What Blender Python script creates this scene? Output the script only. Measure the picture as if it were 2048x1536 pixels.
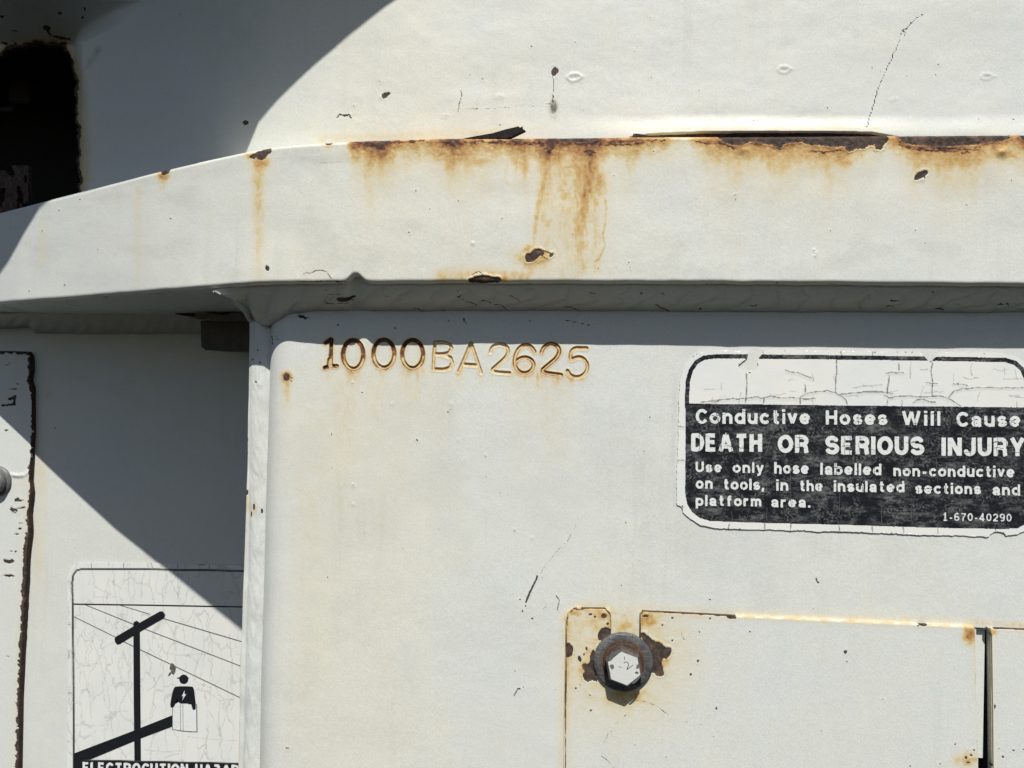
import bpy, bmesh, math, random
import numpy as np
from mathutils import Matrix, Vector
random.seed(5)
scene = bpy.context.scene
for o in list(bpy.data.objects): bpy.data.objects.remove(o)

# ------------------------------------------------------------------ camera, sky, sun, exposure
F = 1540.0                                   # focal length in photograph pixels (2048 wide)
CAM = np.array([0.0, 0.0, 1.4])
EUL = (math.radians(90 - 0.3), 0.0, math.radians(4.86))
ROLL = math.radians(0.8)
cam_d = bpy.data.cameras.new('camera'); cam = bpy.data.objects.new('camera', cam_d)
scene.collection.objects.link(cam)
RM = (Matrix.Rotation(EUL[2], 4, 'Z') @ Matrix.Rotation(EUL[0], 4, 'X') @ Matrix.Rotation(ROLL, 4, 'Z'))
cam.matrix_world = Matrix.Translation(Vector(CAM)) @ RM
cam_d.sensor_width = 36; cam_d.lens = 36 * F / 2048; cam_d.clip_start = 0.01; cam_d.clip_end = 100
scene.camera = cam
R3 = np.array(RM.to_3x3())
SUN = np.array([-0.07, 1.0, -1.45])          # direction the sunlight travels
world = bpy.data.worlds.new('World'); scene.world = world; world.use_nodes = True
wn = world.node_tree; wn.nodes.clear()
wo = wn.nodes.new('ShaderNodeOutputWorld'); wb = wn.nodes.new('ShaderNodeBackground')
sky = wn.nodes.new('ShaderNodeTexSky'); sky.sky_type = 'NISHITA'; sky.sun_disc = False
sky.sun_elevation = math.atan2(1.45, 1.0); sky.sun_rotation = math.radians(176)
wb.inputs['Strength'].default_value = 0.060
wn.links.new(sky.outputs[0], wb.inputs[0]); wn.links.new(wb.outputs[0], wo.inputs[0])
sd = bpy.data.lights.new('sun', 'SUN'); sd.energy = 5.0; sd.angle = math.radians(0.5); sd.color = (1.0, 0.965, 0.90)
so = bpy.data.objects.new('sun', sd); scene.collection.objects.link(so)
so.rotation_euler = Vector(SUN).to_track_quat('-Z', 'Y').to_euler(); so.location = (0.3, -2, 4)
scene.view_settings.view_transform = 'Standard'; scene.view_settings.look = 'None'
scene.view_settings.exposure = 0.05; scene.view_settings.gamma = 1.0
scene.render.resolution_x = 1024; scene.render.resolution_y = 768

# ------------------------------------------------------------------ depths of the surfaces (metres from the camera plane)
YF, YP, YS, YR = 0.500, 0.5264, 0.5420, 0.757      # flange face, front panel, side weld, recessed panel

def rays(px, py):
    px = np.asarray(px, float); py = np.asarray(py, float)
    d = np.stack([(px - 1024) / F, -(py - 768) / F, -np.ones(np.broadcast(px, py).shape)], -1) if px.shape == py.shape else None
    return d @ R3.T
def U(px, py, Y):
    """points of the surface y = Y (number, array or function of x) seen at photograph position px, py"""
    px, py = np.broadcast_arrays(np.asarray(px, float), np.asarray(py, float))
    d = rays(px, py)
    if callable(Y):
        y = np.full(px.shape, 0.5)
        for _ in range(50): y = Y(d[..., 0] / d[..., 1] * y)
    else: y = Y
    return CAM + d * (y / d[..., 1])[..., None]
# plan curve of the flange face: x -> y
_cx = np.array([-0.95, -0.62, -0.517, -0.464, -0.398, -0.350, -0.304, -0.262, -0.225, -0.19, -0.16, -0.13, 0.35, 0.8])
_cy = np.array([ 0.88, 0.692, 0.634, 0.605, 0.573, 0.5490, 0.527, 0.511, 0.5022, 0.4986, 0.4974, 0.4974, 0.4995, 0.500])
_fx = np.linspace(-0.95, 0.8, 1751); _fy = np.interp(_fx, _cx, _cy)
_k = np.hanning(31); _k /= _k.sum(); _fy = np.convolve(np.pad(_fy, 15, 'edge'), _k, 'valid')
_fy[:20] = np.interp(_fx[:20], _cx, _cy)
def CF(x): return np.interp(x, _fx, _fy)
def CW(x): return CF(x) + 0.030

# ------------------------------------------------------------------ noise
def _h(ix, iy, s):
    n = (ix.astype(np.int64) * 374761393 + iy.astype(np.int64) * 668265263 + s * 1442695041) & 0xffffffff
    n = ((n ^ (n >> 13)) * 1274126177) & 0xffffffff
    return ((n ^ (n >> 16)) & 0xffffff) / float(0xffffff)
def vn(x, y, s=0):
    x0 = np.floor(x); y0 = np.floor(y); fx = x - x0; fy = y - y0
    fx = fx * fx * (3 - 2 * fx); fy = fy * fy * (3 - 2 * fy)
    a = _h(x0, y0, s); b = _h(x0 + 1, y0, s); c = _h(x0, y0 + 1, s); d = _h(x0 + 1, y0 + 1, s)
    return (a + (b - a) * fx) * (1 - fy) + (c + (d - c) * fx) * fy
def fbm(x, y, s=0, o=4):
    t = 0; a = 0.5; n = 0
    for i in range(o):
        t = t + a * vn(x, y, s + i * 17); n += a; a *= 0.5; x = x * 2.03 + 7.1; y = y * 2.03 + 3.7
    return t / n
def sst(a, b, x):
    t = np.clip((x - a) / (b - a), 0, 1); return t * t * (3 - 2 * t)
def seg_dist(x, y, pts):
    """distance to a polyline and the share of its length at the nearest point"""
    best = np.full(x.shape, 1e9); tt = np.zeros(x.shape)
    L = [0]
    for a, b in zip(pts[:-1], pts[1:]): L.append(L[-1] + math.dist(a, b))
    for i, (a, b) in enumerate(zip(pts[:-1], pts[1:])):
        dx, dy = b[0] - a[0], b[1] - a[1]; l2 = dx * dx + dy * dy + 1e-9
        t = np.clip(((x - a[0]) * dx + (y - a[1]) * dy) / l2, 0, 1)
        d = np.hypot(x - a[0] - t * dx, y - a[1] - t * dy)
        m = d < best; best = np.where(m, d, best); tt = np.where(m, (L[i] + t * math.sqrt(l2)) / max(L[-1], 1e-9), tt)
    return best, tt
def sdf(x, y, P):
    d, _ = seg_dist(x, y, list(P) + [P[0]])
    ins = np.zeros(x.shape, bool); n = len(P)
    for i in range(n):
        x1, y1 = P[i]; x2, y2 = P[(i + 1) % n]
        if y1 == y2: continue
        c = ((y1 > y) != (y2 > y)) & (x < (x2 - x1) * (y - y1) / (y2 - y1) + x1)
        ins ^= c
    return np.where(ins, -d, d)
def smooth_poly(P, it=2):
    for _ in range(it):
        Q = []
        for i in range(len(P)):
            a = P[i]; b = P[(i + 1) % len(P)]
            Q += [(a[0] * .75 + b[0] * .25, a[1] * .75 + b[1] * .25), (a[0] * .25 + b[0] * .75, a[1] * .25 + b[1] * .75)]
        P = Q
    return P

class Wear:
    """rust R, bare steel and painted gap shade G, grime B, yellowing T and height H (millimetres towards the viewer) on one surface"""
    def __init__(s, X, Y):
        s.X, s.Y = X, Y; s.R = np.zeros(X.shape); s.G = s.R.copy(); s.B = s.R.copy(); s.T = s.R.copy(); s.H = s.R.copy()
    def box(s, x0, y0, x1, y1): return np.nonzero((s.X > x0) & (s.X < x1) & (s.Y > y0) & (s.Y < y1))
    def blob(s, ch, x, y, rx, ry, amp, rot=0, rough=0.5, add=False, seed=0):
        r = max(rx, ry) * 2.6; m = s.box(x - r, y - r, x + r, y + r)
        if not len(m[0]): return
        X, Y = s.X[m], s.Y[m]; dx, dy = X - x, Y - y; c, sn = math.cos(rot), math.sin(rot)
        u = (dx * c + dy * sn) / rx; v = (-dx * sn + dy * c) / ry
        n = fbm(X / (4 + rx * .2), Y / (4 + ry * .2), int(x) + seed)
        val = amp * np.exp(-(u * u + v * v)) * (1 + rough * 2 * (n - .5))
        a = getattr(s, ch)
        a[m] = a[m] + val if add else np.maximum(a[m], val)
    def line(s, ch, pts, w, amp, w1=None, amp1=None, rough=.5, seed=0, jit=0, add=False, soft=True):
        w1 = w if w1 is None else w1; amp1 = amp if amp1 is None else amp1
        if ch == 'R' and soft:
            if w > 4: w *= 1.35; w1 *= 1.4; amp *= .74; amp1 *= .8
            else: w *= 1.2; amp *= .85
        r = max(w, w1) * 3 + jit + 1; xs = [p[0] for p in pts]; ys = [p[1] for p in pts]
        m = s.box(min(xs) - r, min(ys) - r, max(xs) + r, max(ys) + r)
        if not len(m[0]): return
        X, Y = s.X[m], s.Y[m]
        Xj = X + jit * 2 * (fbm(X / 9, Y / 9, seed + 3) - .5); Yj = Y + jit * 2 * (fbm(X / 9, Y / 9, seed + 8) - .5)
        d, t = seg_dist(Xj, Yj, pts); ww = w + (w1 - w) * t; aa = amp + (amp1 - amp) * t
        n = fbm(X / 5, Y / 14, seed + 5)
        k = np.exp(-(d / ww) ** 2) if soft else 1 - sst(ww * .7, ww * 1.2, d)
        val = aa * k * (1 + rough * 2 * (n - .5)); a = getattr(s, ch)
        a[m] = a[m] + val if add else np.maximum(a[m], val)
    def chip(s, P, ragged=1.0, depth=.3, lift=.07, halo=0, g=1.0, sm=1):
        if sm: P = smooth_poly(P, sm)
        xs = [p[0] for p in P]; ys = [p[1] for p in P]; r = 8 + halo * 2
        m = s.box(min(xs) - r, min(ys) - r, max(xs) + r, max(ys) + r)
        if not len(m[0]): return
        X, Y = s.X[m], s.Y[m]; d = sdf(X, Y, P) + ragged * 3 * (fbm(X / 3, Y / 3, int(xs[0])) - .5)
        s.G[m] = np.maximum(s.G[m], g * (1 - sst(-.9, .9, d)))
        s.H[m] = s.H[m] - depth * (1 - sst(-1.5, .5, d)) + lift * np.exp(-((d - 2.2) / 1.6) ** 2)
        if halo: s.R[m] = np.maximum(s.R[m], .42 * np.exp(-(np.maximum(d, 0) / halo) ** 1.3))
    def spot(s, x, y, rx, ry, rot=0, **k):
        n = 9; P = []
        for i in range(n):
            a = i / n * 2 * math.pi; q = random.uniform(.75, 1.2)
            u, v = rx * q * math.cos(a), ry * q * math.sin(a)
            P.append((x + u * math.cos(rot) - v * math.sin(rot), y + u * math.sin(rot) + v * math.cos(rot)))
        s.chip(P, sm=1, **k)
    def specks(s, n, x0, y0, x1, y1, seed, big=1.6):
        r = random.Random(seed)
        for _ in range(n):
            x, y = r.uniform(x0, x1), r.uniform(y0, y1); q = r.random() ** 3 * big + .5
            s.spot(x, y, q * r.uniform(.7, 1.6), q, r.uniform(0, 3), ragged=.4, depth=.12, lift=.03, g=r.uniform(.35, .9))
    def pimple(s, x, y, r, h):
        m = s.box(x - 4 * r, y - 4 * r, x + 4 * r, y + 4 * r)
        if len(m[0]): s.H[m] += h * np.exp(-((s.X[m] - x) ** 2 + (s.Y[m] - y) ** 2) / r ** 2)

# ------------------------------------------------------------------ materials
def N(nt, typ, loc=None, **kw):
    n = nt.nodes.new(typ)
    for k, v in kw.items():
        if k in n.inputs.keys() if isinstance(k, str) else False: n.inputs[k].default_value = v
        else: setattr(n, k, v)
    return n
class Mat:
    def __init__(s, name):
        s.m = bpy.data.materials.new(name); s.m.use_nodes = True; s.nt = s.m.node_tree
        s.b = s.nt.nodes['Principled BSDF']; s.tc = s.nt.nodes.new('ShaderNodeTexCoord')
    def ln(s, a, b): s.nt.links.new(a, b)
    def noise(s, scale, detail=4, rough=.55, vec=None, stretch=None, w=0):
        n = s.nt.nodes.new('ShaderNodeTexNoise'); n.inputs['Scale'].default_value = scale
        n.inputs['Detail'].default_value = detail; n.inputs['Roughness'].default_value = rough
        mp = s.nt.nodes.new('ShaderNodeMapping'); s.ln(s.tc.outputs['Object'], mp.inputs[0])
        if stretch: mp.inputs['Scale'].default_value = stretch
        mp.inputs['Location'].default_value = (w, w * .7, w * 1.3)
        s.ln(mp.outputs[0], n.inputs['Vector']); return n.outputs['Fac']
    def math(s, op, a, b=None, clamp=False, c=None):
        n = s.nt.nodes.new('ShaderNodeMath'); n.operation = op; n.use_clamp = clamp
        for i, v in enumerate((a, b, c)):
            if v is None: continue
            if isinstance(v, (int, float)): n.inputs[i].default_value = v
            else: s.ln(v, n.inputs[i])
        return n.outputs[0]
    def rng(s, v, a, b, c=0, d=1, smooth=True):
        n = s.nt.nodes.new('ShaderNodeMapRange'); n.interpolation_type = 'SMOOTHSTEP' if smooth else 'LINEAR'
        s.ln(v, n.inputs[0])
        for i, q in zip((1, 2, 3, 4), (a, b, c, d)): n.inputs[i].default_value = q
        return n.outputs[0]
    def mix(s, f, a, b):
        n = s.nt.nodes.new('ShaderNodeMix'); n.data_type = 'RGBA'
        for i, v in ((0, f), (6, a), (7, b)):
            if isinstance(v, (int, float)): n.inputs[i].default_value = v
            elif isinstance(v, tuple): n.inputs[i].default_value = (*v, 1)
            else: s.ln(v, n.inputs[i])
        return n.outputs[2]
    def ramp(s, v, stops):
        n = s.nt.nodes.new('ShaderNodeValToRGB'); e = n.color_ramp.elements
        e[0].position = stops[0][0]; e[0].color = (*stops[0][1], 1); e[1].position = stops[-1][0]; e[1].color = (*stops[-1][1], 1)
        for p, c in stops[1:-1]: q = e.new(p); q.color = (*c, 1)
        s.ln(v, n.inputs[0]); return n.outputs[0]
    def attr(s, name):
        n = s.nt.nodes.new('ShaderNodeAttribute'); n.attribute_name = name; return n
    def bump(s, v, dist, strength=1.0, prev=None):
        n = s.nt.nodes.new('ShaderNodeBump'); n.inputs['Strength'].default_value = strength; n.inputs['Distance'].default_value = dist
        s.ln(v, n.inputs['Height'])
        if prev is not None: s.ln(prev, n.inputs['Normal'])
        return n.outputs[0]
    def out(s, col=None, rough=None, norm=None, metal=None, spec=None):
        for k, v in (('Base Color', col), ('Roughness', rough), ('Normal', norm), ('Metallic', metal), ('Specular IOR Level', spec)):
            if v is None: continue
            if isinstance(v, (int, float)): s.b.inputs[k].default_value = v
            elif isinstance(v, tuple): s.b.inputs[k].default_value = (*v, 1)
            else: s.ln(v, s.b.inputs[k])
        return s.m

def paint_material(name, cool=(.645, .67, .648), warm=(.69, .68, .585), use_attr=True):
    M = Mat(name)
    big = M.noise(9, 4, .6); mid = M.noise(55, 5, .6, w=3); fine = M.noise(900, 3, .7, w=5); vfine = M.noise(2600, 2, .6, w=9)
    streak = M.noise(60, 4, .6, stretch=(1, 1, .12), w=2)
    if use_attr:
        w = M.attr('wear'); sep = M.nt.nodes.new('ShaderNodeSeparateColor'); M.ln(w.outputs['Color'], sep.inputs[0])
        r, g, b = sep.outputs[0], sep.outputs[1], sep.outputs[2]; t = M.attr('tint').outputs['Fac']
    tone = M.math('ADD', M.rng(big, .35, .68, 0, .26), M.rng(mid, .3, .75, 0, .22))
    tone = M.math('ADD', tone, M.rng(streak, .45, .7, 0, .18))
    if use_attr: tone = M.math('ADD', tone, t, clamp=True)
    col = M.mix(tone, cool, warm)
    runs = M.math('MULTIPLY', M.rng(M.noise(95, 5, .65, stretch=(1, 1, .07), w=21), .52, .74, 0, .22), M.rng(M.noise(14, 3, .5, w=23), .4, .65))
    col = M.mix(runs, col, (.47, .45, .36))
    scuff = M.math('MULTIPLY', M.rng(M.noise(210, 5, .7, stretch=(.22, 1, 1.6), w=27), .57, .75, 0, .22), M.rng(M.noise(22, 3, .5, w=29), .45, .65))
    col = M.mix(scuff, col, (.42, .43, .40))
    # faint dust speckle in the old paint
    dust = M.rng(M.noise(420, 5, .75, w=11), .56, .72, 0, .16)
    col = M.mix(dust, col, (.40, .39, .33))
    fs = M.math('MULTIPLY', M.rng(fine, .3, .72, .88, 1.05, False), M.rng(vfine, .3, .72, .94, 1.05, False))
    hs = M.nt.nodes.new('ShaderNodeHueSaturation'); M.ln(col, hs.inputs['Color']); M.ln(fs, hs.inputs['Value']); col = hs.outputs[0]
    rough = M.rng(mid, .3, .7, .42, .58)
    if use_attr:
        gr = M.math('MULTIPLY', b, M.rng(M.noise(300, 5, .7, w=4), .3, .7, .6, 1.3), clamp=True)
        col = M.mix(gr, col, (.20, .205, .17))
        rn = M.noise(380, 6, .72, w=7); rv = M.noise(140, 4, .6, w=13)
        rr = M.math('MULTIPLY', r, M.rng(rn, .25, .75, .78, 1.28)); rr = M.math('MULTIPLY', rr, M.rng(rv, .3, .7, .82, 1.18), clamp=True)
        rc = M.ramp(rr, [(0, (.65, .585, .41)), (.16, (.61, .49, .26)), (.36, (.50, .32, .12)), (.58, (.36, .18, .06)), (.80, (.20, .085, .04)), (1, (.075, .04, .03))])
        col = M.mix(M.math('MULTIPLY', rr, 4.5, clamp=True), col, rc)
        cf = M.rng(M.math('ADD', g, M.math('MULTIPLY', M.math('SUBTRACT', rn, .5), .5)), .38, .56)
        cc = M.ramp(M.math('ADD', M.math('MULTIPLY', rn, .5), M.math('MULTIPLY', rv, .5)), [(.3, (.018, .015, .015)), (.48, (.045, .032, .026)), (.58, (.10, .065, .05)), (.7, (.17, .09, .055))])
        col = M.mix(cf, col, cc)
        rough = M.math('ADD', rough, M.math('MULTIPLY', M.math('MAXIMUM', cf, rr), .4), clamp=True)
        h = M.math('ADD', M.math('MULTIPLY', fine, .5), M.math('MULTIPLY', M.math('MULTIPLY', rn, M.math('MAXIMUM', rr, cf)), 2.5))
    else: h = M.math('MULTIPLY', fine, .5)
    nm = M.bump(h, .00016, 1.0); nm = M.bump(M.noise(260, 3, .5, w=1), .00012, .6, nm)
    M.b.inputs['Specular IOR Level'].default_value = .45
    return M.out(col, rough, nm)
PAINT = paint_material('weathered_white_paint')
PLAIN = paint_material('plain_white_paint', use_attr=False)
def steel(name, c0, c1, c2, rough=.6, metal=.4, sc=160):
    M = Mat(name); n = M.noise(sc, 6, .7); n2 = M.noise(sc * 4, 4, .7, w=3)
    col = M.ramp(M.math('ADD', M.math('MULTIPLY', n, .7), M.math('MULTIPLY', n2, .3)), [(.3, c0), (.5, c1), (.68, c2)])
    return M.out(col, M.rng(n2, .3, .7, rough - .12, rough + .15), M.bump(n2, .0002, .8), metal)
DARK = steel('dark_rusted_steel', (.012, .010, .009), (.026, .02, .016), (.06, .035, .022), .8, .0)
EDGE = steel('rusty_cut_edge', (.02, .014, .011), (.05, .028, .018), (.14, .065, .03), .85, 0)
ZINC = steel('grey_zinc_washer', (.09, .095, .10), (.16, .165, .165), (.24, .23, .21), .5, .3, 220)
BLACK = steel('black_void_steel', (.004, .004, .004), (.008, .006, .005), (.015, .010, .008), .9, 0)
GREYLIP = steel('grimy_grey_paint', (.09, .085, .08), (.16, .155, .14), (.26, .25, .23), .7, 0)

# ------------------------------------------------------------------ building helpers
COL = scene.collection
def link(name, me, mat, parent=None, smooth=True):
    o = bpy.data.objects.new(name, me); COL.objects.link(o); me.materials.append(mat)
    if parent is not None: o.parent = parent
    if smooth: me.shade_smooth()
    return o
def empty(name, label, cat, loc=(0, 0, 0), group=None):
    o = bpy.data.objects.new(name, None); COL.objects.link(o); o['label'] = label; o['category'] = cat
    o.empty_display_size = .02
    if group: o['group'] = group
    return o
def grid(name, P, mat, parent=None, wear=None, keep=None, thick=0.0, snap=None, smooth=True, extra=None, sharp=True):
    """quad sheet from an array of points; keep = mask of cells; thick = side walls going back from the open borders"""
    ny, nx = P.shape[:2]
    idx = np.arange(ny * nx).reshape(ny, nx)
    q = np.stack([idx[:-1, :-1], idx[1:, :-1], idx[1:, 1:], idx[:-1, 1:]], -1).reshape(-1, 4)
    if keep is not None: q = q[keep.reshape(-1)]
    V = P.reshape(-1, 3)
    used = np.zeros(len(V), bool); used[q.reshape(-1)] = True
    remap = np.cumsum(used) - 1; q = remap[q]; V = V[used]; nv0 = len(V)
    att = {}
    if wear is not None:
        c = np.stack([np.clip(wear.R, 0, 1), np.clip(wear.G, 0, 1), np.clip(wear.B, 0, 1), np.ones(wear.R.shape)], -1).reshape(-1, 4)[used]
        att['wear'] = c; att['tint'] = np.clip(wear.T, -1, 1).reshape(-1)[used]
    if extra:
        for k, v in extra.items(): att[k] = v.reshape(-1)[used]
    if thick:
        e = np.concatenate([q[:, [0, 1]], q[:, [1, 2]], q[:, [2, 3]], q[:, [3, 0]]]); key = np.sort(e, 1)
        kk = key[:, 0].astype(np.int64) * (nv0 + 1) + key[:, 1]; u, inv, cnt = np.unique(kk, return_inverse=True, return_counts=True)
        be = e[cnt[inv] == 1]; bv = np.unique(be); m = {v: i for i, v in enumerate(bv)}
        base = np.array([m[a] for a in be[:, 0]]), np.array([m[a] for a in be[:, 1]]); nb = len(bv)
        V2 = V[bv]; V3 = V2.copy(); V3[:, 1] += thick
        w = np.stack([nv0 + base[1], nv0 + base[0], nv0 + nb + base[0], nv0 + nb + base[1]], -1)
        V = np.concatenate([V, V2, V3]); q = np.concatenate([q, w])
        for k in att: att[k] = np.concatenate([att[k], att[k][bv], att[k][bv]])
    me = bpy.data.meshes.new(name)
    me.vertices.add(len(V)); me.vertices.foreach_set('co', V.astype(np.float32).reshape(-1))
    me.loops.add(q.size); me.loops.foreach_set('vertex_index', q.astype(np.int32).reshape(-1))
    me.polygons.add(len(q)); me.polygons.foreach_set('loop_start', np.arange(0, q.size, 4, dtype=np.int32))
    me.update(calc_edges=True); me.validate()
    for k, v in att.items():
        if v.ndim == 2:
            a = me.attributes.new(k, 'FLOAT_COLOR', 'POINT'); a.data.foreach_set('color', v.astype(np.float32).reshape(-1))
        else:
            a = me.attributes.new(k, 'FLOAT', 'POINT'); a.data.foreach_set('value', v.astype(np.float32))
    return link(name, me, mat, parent, smooth)
def axis(parts):
    """concatenate ranges (a, b, step)"""
    out = []
    for a, b, s in parts: out.append(np.linspace(a, b, max(2, int(round((b - a) / s)) + 1))[:-1])
    out.append([parts[-1][1]]); return np.concatenate(out)
def ribbons(name, strokes, Y, off, mat, parent, cap=False):
    """flat strokes laid on a surface: each (points, width) in photograph units"""
    vs, fs = [], []
    for pts, w in strokes:
        pts = [np.array(p, float) for p in pts]; n = len(pts)
        ws = w if isinstance(w, (list, tuple)) else [w] * n
        b = len(vs)
        for i in range(n):
            a = pts[max(i - 1, 0)]; c = pts[min(i + 1, n - 1)]; t = c - a; t /= (np.linalg.norm(t) + 1e-9); nn = np.array([-t[1], t[0]])
            ww = ws[i] if i < len(ws) else ws[-1]
            for sg in (1, -1):
                q = pts[i] + nn * sg * ww / 2; vs.append(q)
        for i in range(n - 1): fs.append((b + 2 * i, b + 2 * i + 1, b + 2 * i + 3, b + 2 * i + 2))
    A = np.array(vs); P = U(A[:, 0], A[:, 1], Y); P[:, 1] -= off
    me = bpy.data.meshes.new(name); me.from_pydata(P.tolist(), [], fs); me.update()
    o = link(name, me, mat, parent, False)
    if 'crack' in name: o['kind'] = 'stuff'
    return o
def flat_polys(name, polys, Y, off, mat, parent):
    bm = bmesh.new()
    for p in polys:
        A = np.array(p, float); P = U(A[:, 0], A[:, 1], Y); P[:, 1] -= off
        f = bm.faces.new([bm.verts.new(v) for v in P.tolist()])
    bmesh.ops.triangulate(bm, faces=bm.faces[:]); me = bpy.data.meshes.new(name); bm.to_mesh(me); bm.free()
    return link(name, me, mat, parent, False)
def prism(name, pts, Y0, Y1, mat, parent, bevel=0.0, Yref=None, smooth=False):
    """solid plate: outline in photograph units on depth Yref, spanning depths Y0 (near) to Y1 (far)"""
    A = np.array(pts, float); P = U(A[:, 0], A[:, 1], Yref or Y0)
    bm = bmesh.new(); a = [bm.verts.new((p[0], Y0, p[2])) for p in P]; b = [bm.verts.new((p[0], Y1, p[2])) for p in P]; n = len(P)
    fr = bm.faces.new(a); bm.faces.new(b[::-1])
    for i in range(n): bm.faces.new((a[i], b[i], b[(i + 1) % n], a[(i + 1) % n]))
    bmesh.ops.recalc_face_normals(bm, faces=bm.faces[:])
    if bevel: bmesh.ops.bevel(bm, geom=[e for e in fr.edges], offset=bevel, segments=2, affect='EDGES', profile=.6)
    bmesh.ops.triangulate(bm, faces=[f for f in bm.faces if len(f.verts) > 4])
    me = bpy.data.meshes.new(name); bm.to_mesh(me); bm.free(); return link(name, me, mat, parent, smooth)

# ================================================================== the welded frame
frame = empty('machine_frame', 'rust streaked white steel machine frame with a curved horizontal flange and stamped number', 'machine frame')

# ---- top flange ----
TOPX = [-300, -80, 0, 60, 100, 200, 300, 400, 500, 560, 620, 700, 850, 1000, 1100, 1300, 1450, 1700, 2048, 2140]
TOPY = [500, 447, 424, 409, 398, 372, 346, 322, 300.5, 291, 286, 281, 276, 275, 274, 272, 272, 270, 268, 267]
BOTX = [-300, -80, 0, 100, 200, 300, 400, 500, 600, 900, 1200, 1700, 2048, 2140]
BOTY = [632, 614, 608, 600.5, 592, 584.5, 577, 569, 566, 565, 565, 568, 571, 572]
xs = axis([(-300, -80, 8), (-80, 680, 2.0), (680, 1260, 1.35), (1260, 2140, 1.7)])
def top_y(x): return np.interp(x, TOPX, TOPY)
def bot_y(x):
    y = np.interp(x, BOTX, BOTY); y = y + 1.2 * (fbm(x / 45, x * 0 + 3, 5) - .5) * 2
    return y - 16 * np.exp(-(np.abs(x - 711) / 15.0) ** 2.4)
ty, by = top_y(xs), bot_y(xs)
k = np.convolve(np.pad(ty, 12, 'edge'), np.hanning(25) / np.hanning(25).sum(), 'valid'); ty = k
v = np.concatenate([np.linspace(0, .22, 50)[:-1], np.linspace(.22, 1, 130)])
PX = np.broadcast_to(xs, (len(v), len(xs))).copy(); PY = ty + (by - ty) * v[:, None]
W = Wear(PX, PY)
def edge_y(x): return np.interp(x, xs, ty)
# rust that breaks out under the top edge
along = [(690, .0), (705, .45), (730, .5), (765, .6), (785, .45), (800, .3), (860, .28), (885, .5), (905, .72), (925, .5), (960, .45), (1000, .35), (1030, .5), (1050, .6), (1065, .4), (1085, .6), (1100, .75), (1120, .55),
         (1150, .55), (1175, .8), (1190, .6), (1220, .45), (1280, .38), (1330, .25), (1350, .14), (1375, .12), (1400, .3), (1440, .5), (1500, .5), (1550, .62), (1600, .55), (1660, .62), (1690, .6), (1715, .35), (1770, .25), (1800, .4), (1830, .62),
         (1900, .68), (1950, .6), (1990, .55), (2020, .4), (2048, .55), (2140, .5)]
am = np.interp(PX, [a for a, _ in along], [b for _, b in along])
am = am * np.where((PX > 700) & (PX < 1260), 1.06, 1.0)
n1 = fbm(PX / 14, PY / 26, 4, 5); n2 = fbm(PX / 30, PX * 0, 9, 4)
dd = PY - ty[None, :]
L = 17 + 42 * n2 * np.clip(am * 1.6, .2, 1)
W.R = am * np.exp(-(np.maximum(dd - 6, 0) / L) ** 1.25) * (.55 + .9 * n1) * (1 + .35 * np.exp(-((dd - 12) / 7) ** 2))
W.R[PX < 690] = 0
W.R += .20 * am * np.exp(-(dd / (45 + 80 * n2))) * (.4 + 1.2 * n1)
# runs
W.line('R', [(516, 318), (517, 420), (518, 560)], 10, .34, 8, .09, seed=1)
W.blob('R', 520, 325, 17, 15, .5); W.blob('R', 500, 312, 14, 6, .4)
W.blob('R', 326, 352, 12, 9, .5); W.line('R', [(324, 352), (325, 385)], 7, .4, 5, .05, seed=2)
W.line('R', [(276, 380), (277, 565)], 7, .11, 6, .06, seed=3); W.line('R', [(86, 450), (84, 520)], 8, .07, seed=33)
W.line('R', [(655, 288), (655, 305)], 9, .3, 5, .05)
W.line('R', [(735, 290), (738, 380), (745, 450)], 16, .30, 10, .05, seed=4); W.line('R', [(768, 290), (776, 340)], 14, .34, 9, .08, seed=5)
W.line('R', [(904, 290), (906, 340), (905, 380)], 9, .4, 5, .06, seed=6); W.line('R', [(960, 290), (955, 345)], 18, .3, 14, .08, seed=7)
W.line('R', [(1018, 300), (1010, 360), (1025, 375), (1040, 365)], 5, .16, 4, .1, seed=8)
W.line('R', [(1033, 295), (1034, 330), (1030, 355)], 9, .5, 4, .12, seed=9)
W.line('R', [(1098, 300), (1100, 322), (1092, 350), (1080, 400), (1072, 440), (1068, 490)], 8, .50, 3.6, .20, seed=10)
W.line('R', [(1120, 292), (1118, 312), (1121, 330), (1116, 345)], 2.6, .85, 2, .3, seed=11, jit=2)
W.line('R', [(1116, 340), (1121, 380), (1118, 400), (1124, 440), (1120, 490)], 7, .2, 5, .08, seed=12, jit=4)
W.line('R', [(1182, 300), (1180, 335), (1176, 370), (1170, 400), (1166, 425)], 17, .78, 8, .46, seed=13, jit=3)
W.line('R', [(1167, 395), (1168, 430), (1160, 450), (1157, 490), (1166, 530)], 9, .42, 8, .2, seed=14, jit=3)
W.line('R', [(1193, 320), (1190, 350), (1193, 380)], 8, .42, 5, .1, seed=15)
W.line('R', [(1205, 330), (1211, 380), (1211, 440), (1206, 470), (1212, 490), (1200, 515), (1190, 522)], 3, .20, 3, .26, seed=16, jit=3)
W.line('R', [(1165, 537), (1180, 534), (1195, 525)], 3, .22, 2, .1, seed=17)
W.blob('R', 1150, 400, 62, 125, .15, rough=.6); W.blob('R', 1135, 345, 20, 18, .16)
W.blob('R', 1180, 308, 13, 11, .9, rough=.8); W.blob('R', 1100, 302, 11, 7, .95, rough=.8); W.blob('R', 903, 289, 12, 5, .9, rough=.9); W.blob('R', 1035, 287, 10, 5, .85, rough=.9)
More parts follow.
